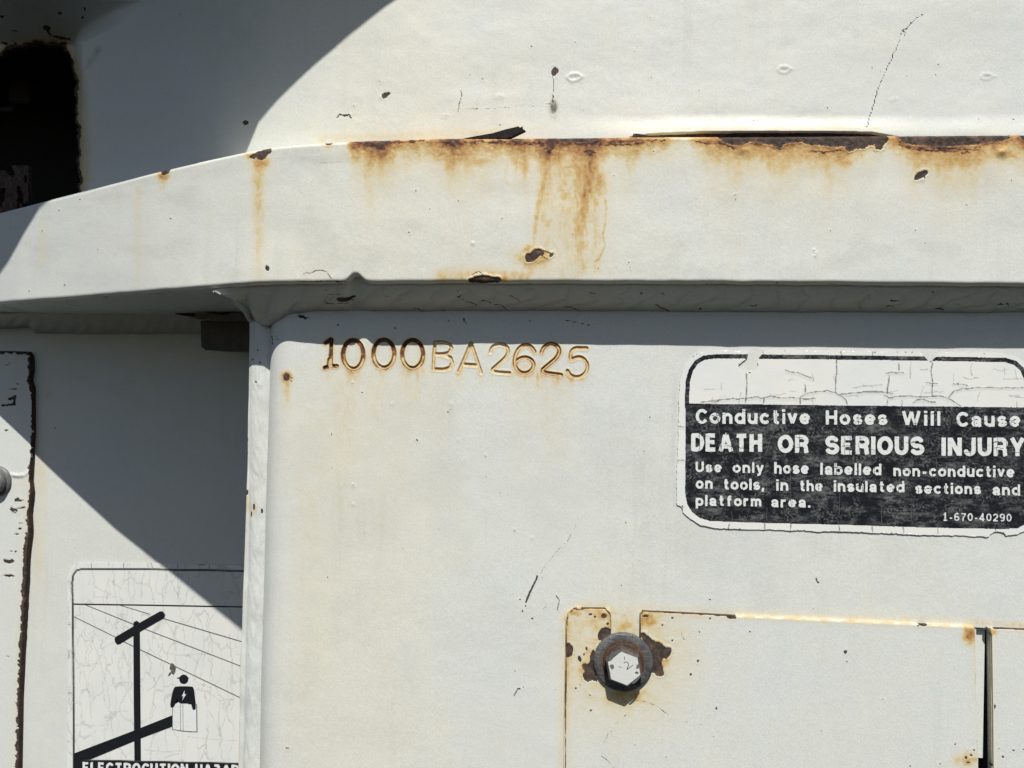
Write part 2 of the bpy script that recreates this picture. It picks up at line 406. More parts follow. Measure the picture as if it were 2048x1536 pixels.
for x, y0, y1, w, a in [(1270, 300, 345, 12, .2), (1305, 300, 350, 12, .15), (1390, 300, 330, 9, .22), (1555, 290, 340, 9, .5), (1550, 320, 400, 8, .12), (1610, 290, 345, 14, .25), (1684, 290, 345, 7, .5),
                        (1686, 340, 400, 2.5, .22), (1640, 300, 350, 12, .28), (1812, 280, 330, 12, .38), (1810, 330, 400, 6, .1), (1870, 290, 345, 16, .3), (1930, 290, 350, 16, .26), (1997, 300, 345, 9, .4), (1500, 285, 310, 9, .3), (2035, 280, 330, 12, .3)]:
    W.line('R', [(x, y0), (x + 1, y1)], w, a, w * .6, a * .15, seed=int(x), jit=2)
W.blob('R', 1900, 365, 60, 30, .12); W.blob('R', 1560, 390, 70, 40, .05)
for x, y, a, b, q in [(730, 305, 36, 18, .25), (905, 305, 40, 22, .3), (960, 315, 45, 25, .22), (1050, 305, 40, 24, .28), (1150, 315, 70, 36, .32), (1240, 298, 50, 22, .24), (1320, 300, 50, 20, .18), (1560, 310, 60, 22, .26), (1680, 318, 40, 24, .28), (1880, 318, 80, 24, .3), (1480, 298, 40, 14, .2), (2020, 310, 40, 20, .25), (1190, 360, 30, 50, .26), (520, 350, 16, 60, .14)]: W.blob('R', x, y, a, b, q, rough=.8, seed=3)
for pts in ([(700, 281), (760, 290), (790, 284), (850, 281)], [(880, 287), (895, 292), (915, 288), (930, 290)], [(930, 284), (990, 284), (1040, 283)], [(1000, 288), (1030, 290), (1050, 285), (1065, 290)], [(1080, 288), (1092, 296), (1105, 299), (1112, 294)], [(1060, 285), (1120, 284), (1190, 286), (1260, 282), (1330, 280)], [(1150, 286), (1172, 290), (1190, 287), (1200, 292)], [(1165, 304), (1180, 300), (1192, 306)],
            [(1130, 333), (1150, 336), (1165, 332), (1185, 327)], [(1200, 288), (1230, 290), (1290, 286)], [(1390, 283), (1440, 288), (1470, 296)], [(1620, 300), (1650, 304), (1680, 300)], [(1800, 290), (1840, 299), (1900, 301), (1960, 296)], [(1870, 300), (1920, 305), (1960, 300)]):
    W.line('R', pts, 1.7, 1.25 if pts[0][1] < 320 else .4, jit=5, rough=1.1, seed=int(pts[0][0])); W.line('H', pts, 2.0, -.25, jit=4, seed=int(pts[0][0]))
for x, w_, a_ in [(740, 30, .10), (775, 16, .10), (905, 22, .11), (960, 30, .09), (1090, 26, .13), (1130, 34, .13), (1160, 18, .2), (1190, 16, .15), (1250, 30, .06), (1560, 24, .08), (1685, 22, .08), (1830, 40, .07)]: W.line('R', [(x, 290), (x + 2, 380 if x < 1085 or x > 1200 else 540)], w_ / 1.35, a_ * 2.3, w_ / 1.4, a_ * 1.1, jit=5, rough=.6, seed=int(x) + 2)
# dark scale patches that lost their paint
E = edge_y
W.chip([(497, 313), (512, 304), (527, 298), (541, 293), (543, 304), (533, 312), (530, 318), (520, 321), (513, 315), (503, 318)], ragged=1.6)
W.chip([(319, 343), (332, 337), (342, 336), (338, 345), (328, 352)], ragged=1.3)
W.chip([(648, 285), (657, 280), (668, 282), (662, 290), (653, 290)], ragged=1)
W.chip([(748, 280), (765, 274), (780, 274), (784, 280), (774, 291), (762, 287)], g=.55, ragged=1.2, depth=.5)
W.chip([(1111, 270), (1195, 270), (1192, 283), (1165, 284), (1140, 283), (1118, 284)], ragged=1.5, depth=.4)
W.chip([(1424, 262), (1776, 262), (1776, 280), (1768, 290), (1763, 300), (1752, 298), (1750, 290), (1738, 290), (1728, 297), (1712, 298), (1700, 303), (1692, 300), (1690, 294), (1660, 294), (1645, 291), (1620, 290), (1600, 284),
        (1570, 286), (1560, 300), (1545, 290), (1520, 286), (1500, 284), (1480, 292), (1462, 290), (1445, 284)], ragged=2.4, depth=.6, lift=.3, sm=0)
W.chip([(1788, 262), (2021, 262), (2020, 276), (2005, 282), (1975, 284), (1955, 289), (1910, 293), (1868, 293), (1830, 290), (1805, 284)], ragged=2.2, depth=.5, lift=.2, sm=0)
W.chip([(2036, 262), (2140, 262), (2140, 283), (2060, 284), (2040, 277)], ragged=2, depth=.4)
W.blob('R', 1870, 297, 60, 8, .85, rough=.9); W.blob('R', 1560, 296, 18, 7, .8, rough=.9); W.blob('R', 1660, 302, 25, 8, .55, rough=.8)
W.pimple(2003, 304, 9, 1.6); W.blob('R', 2003, 306, 10, 9, .45); W.pimple(1486, 300, 10, .9)
z2 = lambda L: [(900 + a / 3.413, 230 + b / 3.413) for a, b in L]
W.blob('R', 1068, 515, 36, 24, .36, rough=.6); W.line('R', [(1072, 520), (1060, 550)], 9, .42, 7, .2, seed=20); W.blob('R', 1056, 500, 10, 12, .4)
W.chip(z2([(512, 985), (512, 960), (530, 945), (545, 950), (570, 920), (600, 913), (632, 922), (645, 945), (635, 960), (610, 962), (590, 985), (560, 1003), (525, 1008)]), ragged=.7, depth=.5, lift=.28)
W.chip(z2([(672, 965), (690, 945), (708, 940), (706, 958), (688, 972)]), ragged=.4, depth=.3, lift=.3)
W.line('G', z2([(640, 925), (690, 945)]), 1.4, .95, soft=False, rough=0); W.line('G', z2([(630, 965), (670, 985)]), 1.0, .7, soft=False, rough=0)
W.line('H', z2([(600, 1002), (640, 985), (645, 965), (670, 988)]), 3, .3)
W.line('R', [(880, 556), (960, 548), (1050, 552)], 14, .22, 10, .25, seed=22); W.line('R', [(1060, 548), (1170, 536)], 10, .14, 6, .05, seed=23)
W.chip([(935, 560), (950, 553), (968, 550), (985, 554), (1002, 556), (1000, 564), (970, 565), (940, 565)], ragged=1.5, depth=.5, lift=.5); W.blob('R', 1005, 557, 12, 6, .5)
W.line('G', [(945, 549), (957, 542), (966, 549)], 1.0, .8, soft=False)
W.chip([(1828, 358), (1832, 347), (1845, 341), (1855, 340), (1857, 347), (1847, 354), (1838, 359), (1831, 361)], ragged=.5, depth=.35, lift=.2)
W.pimple(1845, 360, 5, .3); W.spot(1849, 355, 1.4, 3.4)
W.spot(535, 536, 4, 7, ragged=.6, depth=.25)
for x, y in [(160, 399), (118, 421), (341, 437), (1274, 302), (1661, 462), (1831, 461), (1934, 410), (1004, 438), (917, 402), (832, 382), (1228, 352), (1307, 303), (2023, 361), (1470, 390), (58, 582), (129, 570), (84, 462), (1555, 565), (818, 465), (1258, 525), (1260, 535)]:
    W.spot(x, y, 1.7, 1.3, ragged=.3, depth=.1, g=.9)
for x, y in [(1628, 500), (1632, 506), (1630, 512)]: W.pimple(x, y, 2.2, .35); W.spot(x + 1, y + 1, 1.2, 1.0, ragged=.2, g=.8)
W.pimple(946, 487, 4, .4)
# grey smudges
W.blob('B', 1570, 332, 16, 10, .4, rot=-.6, rough=.8); W.blob('B', 1470, 315, 26, 13, .2, rough=.9); W.blob('B', 1620, 330, 50, 14, .14, rough=.9)
W.blob('B', 1120, 350, 30, 12, .16, rot=-.5, rough=.9); W.blob('B', 650, 320, 50, 8, .14, rough=.9); W.line('B', [(640, 325), (700, 323)], 1.5, .5, 1, .2)
W.line('B', [(1160, 443), (1185, 443)], 1.0, .5, soft=False)
W.B += .10 * np.exp(-((PY - top_y(PX) - 26) / 16) ** 2) * (fbm(PX / 60, PY / 20, 6) > .4) * sst(.4, .62, fbm(PX / 60, PY / 20, 6)) * (PX < 700)
W.B += .10 * sst(.55, .75, fbm(PX / 90, PY / 50, 31)) 
# cracks above the lower lip
W.line('G', [(606, 550), (612, 545), (620, 546), (630, 542), (642, 540), (655, 545), (660, 552), (664, 559)], .9, .8, jit=2, soft=False, rough=.2)
W.line('G', [(457, 569), (480, 566), (503, 570), (485, 575), (460, 574)], .8, .6, jit=1.5, soft=False)
W.line('G', [(600, 563), (640, 562), (690, 563)], 1.1, .7, jit=2, soft=False)
W.T = .45 * np.exp(-((PX - 850) / 380) ** 2) - .25 * sst(300, 0, PX) + .22 * np.exp(-((PX - 1950) / 150) ** 2) * np.exp(-((PY - 320) / 60) ** 2) + .25 * (fbm(PX / 150, PY / 90, 12) - .5)
W.specks(60, 0, 320, 2048, 560, 3, 1.1)
P = U(PX, PY, CF)
mm = (fbm(PX / 220, PY / 150, 2, 3) - .5) * 1.5 + (fbm(PX / 26, PY / 26, 3) - .5) * .10 + (fbm(PX / 6, PY / 6, 14) - .5) * np.clip(W.R, 0, 1) * 1.3 * sst(70, 20, dd)
H = W.H + mm
r1 = 8.0; e1 = np.clip(dd / r1, 0, 1); e2 = np.clip((by - PY) / 9.0, 0, 1)
back = .0028 * (1 - np.sqrt(1 - (1 - e1) ** 2)) + .0032 * (1 - np.sqrt(1 - (1 - e2) ** 2))
P[..., 1] += back - H * .001
# shelves behind the upper and lower edge of the face
def shelf(row, dy, wear_row):
    return np.stack([row + np.array([0, d, 0]) for d in dy])
tb = np.array([.036, .028, .02, .012, .006, .002]); bb = np.array([.0012, .003, .006, .010, .016, .026, .04, .07, .10, .14, .18, .22])
Pt = shelf(P[0], tb, 0); Pb = shelf(P[-1], bb, 0)
for i, d in enumerate(bb):
    Pb[i, :, 2] += .0006 * (fbm(xs / 25, xs * 0 + i * .7, 8) - .5)
    Pb[i, :, 1] = np.minimum(Pb[i, :, 1], YR + .004)
PP = np.concatenate([Pt, P, Pb])
class WW: pass
w2 = WW()
for ch in 'RGBT':
    a = getattr(W, ch); t0 = np.repeat(a[:1], len(tb), 0) * (.5 if ch == 'B' else 1); b0 = np.repeat(a[-1:], len(bb), 0) * .6
    if ch == 'B': b0 = b0 + .14 * fbm(np.broadcast_to(xs, b0.shape) / 30, np.arange(len(bb))[:, None] * .6 + 0 * b0, 7)
    if ch == 'G':
        b0 = b0 * 0 + .9 * (fbm(np.broadcast_to(xs, b0.shape) / 3.5, np.arange(len(bb))[:, None] * .9 + 0 * b0, 27) > .74)
    setattr(w2, ch, np.concatenate([t0, a, b0]))
grid('top_flange', PP, PAINT, frame, w2)

# ---- upper wall behind the flange, bent in plan like the flange ----
HOLE = [(-120, 122), (14, 118), (18, 108), (40, 104), (48, 98), (92, 95), (98, 96), (128, 94), (142, 100), (144, 112), (152, 128), (158, 150), (161, 175), (163, 240), (165, 330), (168, 398), (178, 440), (-120, 470)]
xs = axis([(-110, 250, 2.5), (250, 900, 2.6), (900, 1300, 1.8), (1300, 2150, 2.4)]); ys = axis([(-90, 225, 2.6), (225, 300, 1.6), (300, 460, 5)])
PX, PY = np.meshgrid(xs, ys); W = Wear(PX, PY)
W.T = .22 * np.exp(-((PX - 750) / 350) ** 2) + .2 * (fbm(PX / 200, PY / 100, 41) - .5) + .2 * np.exp(-((PY - 262) / 30) ** 2)
W.chip([(763, 190), (766, 186), (772, 184), (780, 183), (781, 188), (775, 192), (770, 197), (764, 196)], ragged=.5, depth=.3)
W.pimple(762, 194, 4, .35)
W.chip([(1102, 142), (1106, 134), (1112, 133), (1118, 140), (1113, 148), (1108, 152), (1104, 149)], ragged=.8)
W.chip([(1100, 204), (1106, 199), (1110, 202), (1115, 218), (1111, 228), (1104, 230), (1101, 220)], ragged=.6, g=.43)
W.blob('B', 1107, 215, 7, 14, 1.3, rough=0)
W.chip([(485, 245), (489, 240), (495, 241), (498, 246), (490, 251)], ragged=.6)
W.line('H', [(1134, 155), (1141, 148), (1155, 147), (1165, 153), (1155, 160), (1142, 162), (1134, 155)], 2.4, .45, rough=.1)
W.blob('B', 1148, 154, 9, 5, .4, rough=.9); W.line('H', [(1160, 154), (1176, 153)], 2, .3, 1, .05)
for x, y, q in [(1570, 139, 1), (1975, 153, .9), (1000, 194, .5), (893, 232, .4), (1790, 200, .35)]:
    W.line('H', [(x - 14 * q, y), (x - 8, y - 6 * q), (x + 4, y - 6 * q), (x + 13 * q, y - 1), (x + 2, y + 6 * q), (x - 9, y + 6 * q), (x - 14 * q, y)], 2.2, .4 * q, rough=.2)
    W.line('H', [(x + 12 * q, y), (x + 26 * q, y - 2)], 1.8, .3 * q, .8, .05); W.blob('B', x, y, 9 * q, 4 * q, .35, rough=1)
for pts, w, a in [([(1845, 30), (1832, 35), (1826, 42), (1812, 58), (1804, 62), (1798, 82), (1785, 112), (1770, 145), (1757, 175), (1745, 215), (1732, 252)], 1.0, .62), ([(1804, 60), (1812, 66), (1808, 72)], .8, .5),
                  ([(927, 110), (930, 160), (926, 185), (932, 215), (929, 245)], 1.0, .32), ([(955, 120), (956, 170), (953, 215), (952, 250)], .9, .32), ([(1005, 150), (1003, 210), (1004, 250)], .9, .3),
                  ([(935, 218), (965, 219), (1000, 215), (1030, 213), (1060, 214), (1099, 206)], .9, .42), ([(1107, 150), (1106, 200)], .9, .6), ([(1130, 60), (1135, 120), (1143, 170), (1148, 210)], .8, .3),
                  ([(1060, 170), (1052, 200), (1046, 212)], .8, .4), ([(676, 236), (680, 230), (690, 231), (699, 228), (703, 236)], 1.2, .85), ([(703, 230), (720, 228)], .8, .4), ([(916, 222), (920, 205), (923, 180)], .9, .6),
                  ([(925, 20), (927, 60), (925, 100)], .8, .3), ([(1075, 120), (1072, 150)], .8, .3), ([(1030, 70), (1036, 90)], .8, .3)]:
    W.line('G', pts, w * 1.15, min(1, a * 1.15), jit=2.5, soft=False, rough=.35, seed=int(pts[0][0]))
for x, y in [(362, 29), (617, 10), (1000, 250), (1063, 92), (1269, 102), (1302, 154), (1398, 180), (1507, 242), (1877, 129), (1872, 149), (1956, 239), (2026, 239), (910, 18), (1150, 85), (940, 150), (965, 158), (1148, 172), (1301, 36), (1731, 256), (1655, 216), (760, 162), (708, 212), (618, 256)]:
    W.spot(x, y, 1.9, 1.6, ragged=.3, depth=.12, g=.8)
W.chip([(133, 0), (141, -4), (143, 4), (136, 3)], ragged=1); W.chip([(124, 33), (131, 30), (135, 34), (129, 38)], ragged=1); W.chip([(12, 40), (20, 38), (22, 42), (15, 44)], ragged=1)
W.chip([(93, 63), (100, 57), (110, 58), (112, 65), (108, 72), (118, 78), (135, 80), (150, 83), (152, 87), (138, 86), (120, 82), (108, 77), (102, 68)], ragged=1.5, depth=.6)
W.chip([(10, 92), (20, 90), (30, 94), (22, 97)], ragged=1); W.line('G', [(34, 69), (46, 68)], 1.2, .9, soft=False)
W.spot(178, 24, 2, 4); W.spot(174, 42, 2, 3); W.line('B', [(160, 130), (172, 180), (175, 300), (172, 400)], 8, .5, 10, .6, seed=6); W.line('B', [(200, 100), (180, 140)], 5, .5, 4, .3)
W.blob('B', 470, 70, 60, 90, .08, rough=1)
W.blob('B', 1420, 225, 60, 20, .16, rough=1); W.blob('B', 1640, 232, 70, 18, .12, rough=1); W.blob('B', 1300, 240, 80, 12, .14, rough=1); W.blob('B', 700, 205, 30, 12, .1, rough=1)
W.blob('R', 1560, 258, 260, 5, .08); W.blob('R', 850, 268, 160, 9, .07); W.line('R', [(640, 278), (900, 268), (1040, 266)], 8, .13, seed=44)
W.specks(90, 560, -60, 2048, 250, 8, 1.0)
sdh = sdf(PX, PY, smooth_poly(HOLE, 1)) + 15 * (fbm(PX / 13, PY / 13, 77) - .5) + 3 * (fbm(PX / 3, PY / 3, 71) - .5)
W.G = np.maximum(W.G, 1 - sst(2, 6 + 5 * fbm(PX / 20, PY / 20, 5), sdh))
W.R = np.maximum(W.R, (.40 * np.exp(-(np.maximum(sdh - 3, 0) / 9)) * (.4 + fbm(PX / 10, PY / 10, 4))) * (sdh < 60))
low = (PX < 70) & (PY > 330); sdh = np.where(low, np.maximum(sdh, 60 * (fbm(PX / 16, PY / 16, 15) - .44) * sst(335, 372, PY)), sdh)
W.G = np.where(low & (sdh > 0), np.maximum(W.G, (fbm(PX / 6, PY / 12, 25) > .42) * 1.0), W.G); W.B = np.where(low, .9, W.B)
P = U(PX, PY, CW)
wx = PX + 0.0
bul = sst(1060, 1420, PX) * (1 - .45 * sst(1750, 1850, PX)) * .0030 * sst(228, 272, PY + 5 * (fbm(PX / 80, PX * 0, 3) - .5))
gt = np.interp(PX, [1260, 1300, 1400, 1600, 1740, 1790], [276, 270, 266, 265, 267, 276]) + 1.6 * (fbm(PX / 25, PX * 0, 9) - .5); gap = (PX > 1260) * (PX < 1790) * sst(gt - .5, gt + 2.5, PY)
gap2 = sst(1330, 1370, PX) * sst(1766, 1758, PX)
bul = bul * (1 - gap) - gap * .003
W.G = np.maximum(W.G, gap * .95)  # shadow line of the gap painted in with the bare steel tone
W.R = np.maximum(W.R, gap2 * .12 * np.exp(-((PY - 259) / 4) ** 2))
mm = (fbm(PX / 220, PY / 140, 52) - .5) * 1.6 + (fbm(PX / 25, PY / 25, 53) - .5) * .12
corner = .018 * np.exp(-((PX - 172) / 60.0)) * (PX > 172) + .018 * (PX <= 172) * np.ones_like(PX)
corner = np.where(PX <= 172, .018 + (172 - PX) * .00002, .018 * np.exp(-((PX - 172) / 26.0) ** 1.3)) * 1.0
xb_ = 166 + np.maximum(0, 92 - PY) * .75; lean = -.11 * np.clip(1 - (96 - PY) / 96, 0, 1) * (1 - sst(-8 - np.maximum(0, 92 - PY) * .3, 8 + np.maximum(0, 92 - PY) * .9, PX - xb_))
lean = lean + .012 * np.clip(230 - PX, 0, 400) / 60 * (1 - sst(200, 235, PX)) * 0
P[..., 1] -= bul + (W.H + mm) * .001 + (corner - .0) * .35
rr0 = P - CAM; P = CAM + rr0 * ((rr0[..., 1] - lean) / rr0[..., 1])[..., None]
kc = (sdh[:-1, :-1] + sdh[1:, 1:] + sdh[1:, :-1] + sdh[:-1, 1:]) / 4 > 0
grid('upper_wall', P, PAINT, frame, W, keep=kc, thick=.006)
# the dark cavity behind the ragged opening
def box_bm(bm, x0, x1, y0, y1, z0, z1):
    v = [bm.verts.new((x, y, z)) for x in (x0, x1) for y in (y0, y1) for z in (z0, z1)]
    for f in ((0, 1, 3, 2), (4, 6, 7, 5), (0, 4, 5, 1), (2, 3, 7, 6), (0, 2, 6, 4), (1, 5, 7, 3)): bm.faces.new([v[i] for i in f])
def boxes(name, lst, mat, parent, bev=.0):
    bm = bmesh.new()
    for b in lst: box_bm(bm, *b)
    if bev: bmesh.ops.bevel(bm, geom=bm.edges[:], offset=bev, segments=2, affect='EDGES')
    bmesh.ops.recalc_face_normals(bm, faces=bm.faces[:])
    me = bpy.data.meshes.new(name); bm.to_mesh(me); bm.free(); return link(name, me, mat, parent, False)
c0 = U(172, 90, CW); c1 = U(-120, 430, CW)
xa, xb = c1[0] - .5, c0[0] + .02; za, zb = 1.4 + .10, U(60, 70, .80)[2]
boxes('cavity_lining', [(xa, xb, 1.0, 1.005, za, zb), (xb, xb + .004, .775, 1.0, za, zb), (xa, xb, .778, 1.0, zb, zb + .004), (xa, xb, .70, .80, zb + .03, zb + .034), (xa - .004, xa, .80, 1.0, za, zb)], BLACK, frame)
q = U(60, 185, .92); boxes('cavity_bracket', [(q[0] - .014, q[0] + .014, .90, .94, q[2] - .02, q[2] + .008)], DARK, frame, .002)
q = U(10, 222, .88); boxes('cavity_bar', [(q[0] - .06, q[0] + .014, .875, .885, q[2] - .002, q[2] + .003)], DARK, frame, .001)

# ---- front panel with its rounded left corner ----
RC = .0235
bx_y = np.array([560, 738, 934, 1146, 1353, 1516, 1700]); bx_x = np.array([545.5, 540.5, 534.5, 529, 523, 520, 516])
sx_y = np.array([560, 640, 740, 945, 1135, 1326, 1536, 1700]); sx_x = np.array([497, 497, 496, 493, 486, 479.5, 474.5, 470])
ys = axis([(590, 668, 3), (668, 772, 1.0), (772, 1230, 2.6), (1230, 1640, 3.2)])
xs = axis([(640, 1192, 1.0), (1192, 1420, 2.2), (1420, 1950, 3.0), (1950, 2000, 2), (2000, 2150, 3)])
# left part in world terms: arc columns
ang = np.radians(np.linspace(82, 0, 30)); Bp = U(np.interp(ys, bx_y, bx_x), ys, YS)
Xb = Bp[:, 0]; sinm = math.sin(math.radians(70))
Xc = Xb + RC * sinm                                       # where the flat face starts
P0 = U(np.full(len(ys), 640.0), ys, YP)
arcX = Xc[:, None] - RC * np.sin(ang)[None, :]; arcY = YP + RC * (1 - np.cos(ang))[None, :] + 0 * arcX
nf = 16; tt = np.linspace(0, 1, nf + 1)[1:-1]
flX = Xc[:, None] + (P0[:, 0] - Xc)[:, None] * tt[None, :]; flY = np.full(flX.shape, YP)
Pr = U(*np.meshgrid(xs, ys), YP)
LX = np.concatenate([arcX, flX], 1); LY = np.concatenate([arcY, flY], 1); LZ = np.broadcast_to(P0[:, 2:3], LX.shape)
PL = np.stack([LX, LY, LZ], -1)
P = np.concatenate([PL, Pr], 1)
def proj(P):
    q = (P - CAM) @ R3; return 1024 + F * q[..., 0] / -q[..., 2], 768 - F * q[..., 1] / -q[..., 2]
PX, PY = proj(P); W = Wear(PX, PY)
Z4 = lambda L: [(640 + a / 3.657, 650 + b / 3.657) for a, b in L]
def ell(cx, cy, rx, ry, rot=0, n=28):
    return [(cx + rx * math.cos(i / n * 2 * math.pi), cy + ry * math.sin(i / n * 2 * math.pi)) for i in range(n + 1)]
def chaikin(L, it=2):
    for _ in range(it):
        Q = [L[0]]
        for a, b in zip(L[:-1], L[1:]): Q += [(a[0] * .75 + b[0] * .25, a[1] * .75 + b[1] * .25), (a[0] * .25 + b[0] * .75, a[1] * .25 + b[1] * .75)]
        L = Q + [L[-1]]
    return L
glyphs = [  # strokes, half width, rust
    ([[(84, 105), (80, 200), (78, 300)], [(70, 250), (62, 300)], [(40, 132), (80, 103)], [(34, 312), (80, 300), (124, 300)]], 2.6, .85),
    ([ell(243, 217, 74, 106)], 3.1, .75), ([ell(467, 211, 77, 103)], 3.1, .72), ([ell(677, 214, 77, 104)], 3.1, .7),
    ([[(842, 128), (832, 220), (828, 323)], [(842, 128), (900, 127), (950, 142), (962, 170), (945, 202), (900, 214), (838, 213)], [(900, 214), (955, 240), (967, 275), (950, 312), (905, 326), (828, 323)]], 2.4, .32),
    ([[(1104, 132), (1062, 235), (1015, 340)], [(1104, 132), (1140, 235), (1178, 350)], [(1045, 288), (1160, 296)]], 2.5, .30),
    ([[(1246, 200), (1258, 160), (1308, 135), (1358, 147), (1382, 185), (1362, 235), (1300, 290), (1242, 342), (1386, 352)]], 2.4, .26),
    ([[(1570, 195), (1545, 157), (1500, 142), (1455, 168), (1427, 225), (1420, 290), (1447, 338), (1498, 358), (1548, 335), (1567, 290), (1545, 250), (1497, 233), (1447, 253), (1424, 292)]], 2.7, .5),
    ([[(1620, 200), (1638, 157), (1690, 133), (1737, 152), (1755, 190), (1733, 240), (1670, 292), (1606, 344), (1764, 366)]], 2.7, .75),
    ([[(1950, 170), (1842, 166), (1826, 262), (1870, 236), (1920, 236), (1957, 282), (1954, 335), (1918, 374), (1868, 384), (1826, 365), (1810, 335)]], 2.5, .42)]
for i, (sts, hw, ru) in enumerate(glyphs):
    allp = [p for s in sts for p in Z4(s)]; xa_, xb_ = min(p[0] for p in allp) - 16, max(p[0] for p in allp) + 16
    m = W.box(xa_, 660, xb_, 775); X, Y = W.X[m], W.Y[m]; D = np.full(X.shape, 99.)
    hw += .45
    for s in sts: D = np.minimum(D, seg_dist(X, Y, Z4(chaikin(s) if len(s) > 4 and i not in (4,) else s))[0])
    D = D + .8 * (fbm(X / 5, Y / 5, 91 + i) - .5)
    if i == 0: D = np.where((X < 665) & (X > 650), D - 0, D)
    W.H[m] += -1.0 * (1 - sst(hw - 1.2, hw + .9, D)) + .14 * np.exp(-((D - hw - 2) / 1.8) ** 2)
    nn = fbm(X / 6, Y / 6, 60 + i)
    rim = np.exp(-((D - hw + .1) / 1.25) ** 2)
    up = np.clip((735 - Y) / 60, 0, 1) if i < 4 else .3
    W.R[m] = np.maximum(W.R[m], ru * (rim * (.62 + .9 * nn)) + (1 - sst(hw - 1, hw + .5, D)) * (.10 + .22 * ru * nn))
    if i < 4: W.R[m] = np.maximum(W.R[m], (1 - sst(hw - .6, hw + 1.4, D)) * .95 * sst(.30, .6, up * .8 + nn * .35) )
    if i == 0: W.G[m] = np.maximum(W.G[m], (1 - sst(hw, hw + 1, D)) * .8 * (nn > .5))
    W.R[m] = np.maximum(W.R[m], .20 * ru * np.exp(-(np.maximum(D - hw, 0) / 7) ** 1.2) * (.5 + nn))
for x, y0, y1, w, a in [(660, 738, 775, 8, .2), (705, 742, 790, 12, .3), (706, 770, 850, 9, .1), (762, 742, 785, 12, .17), (815, 742, 790, 12, .2), (835, 745, 775, 5, .25), (845, 740, 770, 5, .2), (865, 742, 770, 12, .1), (918, 744, 780, 7, .22), (960, 748, 790, 8, .1),
                        (1045, 750, 785, 18, .22), (1025, 755, 800, 10, .1), (1083, 750, 790, 16, .3), (1115, 755, 805, 14, .26), (1140, 752, 785, 9, .28), (1165, 755, 785, 7, .2), (573, 762, 850, 7, .25), (990, 745, 775, 12, .08)]:
    W.line('R', [(x, y0), (x, y1)], w, a, w, a * .1, seed=int(x), jit=3, rough=.8)
for x, y0, y1, w, a in [(645, 850, 1500, 45, .07), (770, 850, 1450, 40, .06), (705, 850, 1250, 9, .06), (735, 900, 1300, 8, .05), (600, 950, 1200, 10, .07), (1040, 790, 1000, 30, .06), (690, 780, 1100, 26, .12), (750, 780, 950, 30, .10), (820, 780, 900, 26, .09), (1110, 790, 950, 34, .10), (1060, 785, 900, 22, .08), (620, 1000, 1450, 20, .09), (880, 780, 1000, 20, .05)]:
    W.line('R', [(x, y0), (x - 12, y1)], w, a, w, a * .3, seed=int(x + y0), jit=8, rough=.8)
W.chip([(566, 752), (572, 745), (579, 749), (579, 757), (573, 763), (567, 760)], ragged=1, depth=.4, halo=5); W.line('G', [(578, 752), (586, 758), (582, 763)], .9, .8, soft=False); W.blob('R', 575, 768, 7, 12, .25)
for x, y, r in [(783, 807, 3), (902, 808, 5), (900, 817, 3), (706, 972, 4), (706, 1008, 5), (705, 968, 3), (970, 910, 3), (1028, 1059, 4), (1064, 1075, 4), (835, 880, 3), (705, 765, 3), (916, 880, 3), (576, 1495, 3.5)]:
    W.pimple(x, y, r * .8, .2); W.spot(x + 1.5, y + 2, 1.2, .9, ragged=.2, g=.7, depth=.1)
for x, y, a, b in [(834, 880, 2, 2), (663, 868, 1.3, 2.6), (724, 785, 1.5, 1.2), (896, 824, 2, 1.6), (555, 806, 1.3, 1.6), (575, 1496, 3, 4), (728, 1065, 1.5, 1.5), (1252, 1045, 1.4, 2), (1420, 1199, 3, 1.4), (1243, 1171, 1.2, 2.2), (1084, 1155, 1, 1), (1064, 1237, 2.4, 1.5), (1051, 1211, 2, 2), (1045, 1222, 1.8, 2.8),
                    (1040, 1199, 1.6, 1.6), (1071, 1375, 1, 1), (1111, 1379, 2.5, 2.2), (1030, 1342, 1, 1), (1627, 1216, 1.4, 1.4), (1300, 835, 1.2, 1), (1280, 1120, 1.2, 1.2), (950, 1260, 1, 1)]:
    W.spot(x, y, a, b, ragged=.3, g=.9, depth=.15)
W.chip([(1631, 1154), (1633, 1155), (1635, 1162), (1639, 1165), (1637, 1168), (1633, 1164)], ragged=.2, sm=0)
for pts, w, a in [([(1162, 1028), (1155, 1042), (1148, 1060), (1136, 1080)], 1.2, .45), ([(1136, 1080), (1120, 1095), (1108, 1110), (1092, 1130), (1080, 1148)], 1.1, .5), ([(1075, 1152), (1069, 1165), (1060, 1183), (1052, 1203)], 1.9, 1), ([(1183, 1032), (1172, 1060), (1160, 1085)], .9, .35),
                  ([(1111, 1190), (1100, 1204), (1082, 1222)], 1, .5), ([(1112, 1190), (1119, 1200), (1115, 1220)], 1, .6), ([(1047, 1374), (1036, 1378), (1028, 1391)], 1.1, .8), ([(822, 950), (812, 985), (803, 1010), (800, 1030)], .9, .25), ([(730, 1040), (724, 1070), (700, 1180), (660, 1280)], .9, .22), ([(1100, 850), (1112, 900)], .9, .2),
                  ([(610, 1365), (622, 1400), (630, 1425)], 1, .35)]:
    W.line('G', pts, w, a, jit=1.2, soft=False, rough=.5, seed=int(pts[0][0]))
    W.line('H', [(x + 2.5, y + 1) for x, y in pts], 2, .12 * a)
for P3 in ([(1132, 640), (1180, 650)], [(600, 632), (617, 634)], [(546, 690), (544, 672)], [(554, 672), (556, 680)], [(892, 642), (900, 645)], [(925, 640), (934, 647)]): W.line('G', P3, 1.0, .7, jit=2, soft=False)
for x, y in [(598, 632), (898, 642), (928, 638), (790, 656), (676, 651), (1060, 642)]: W.spot(x, y, 2.2, 1.8, g=.9)
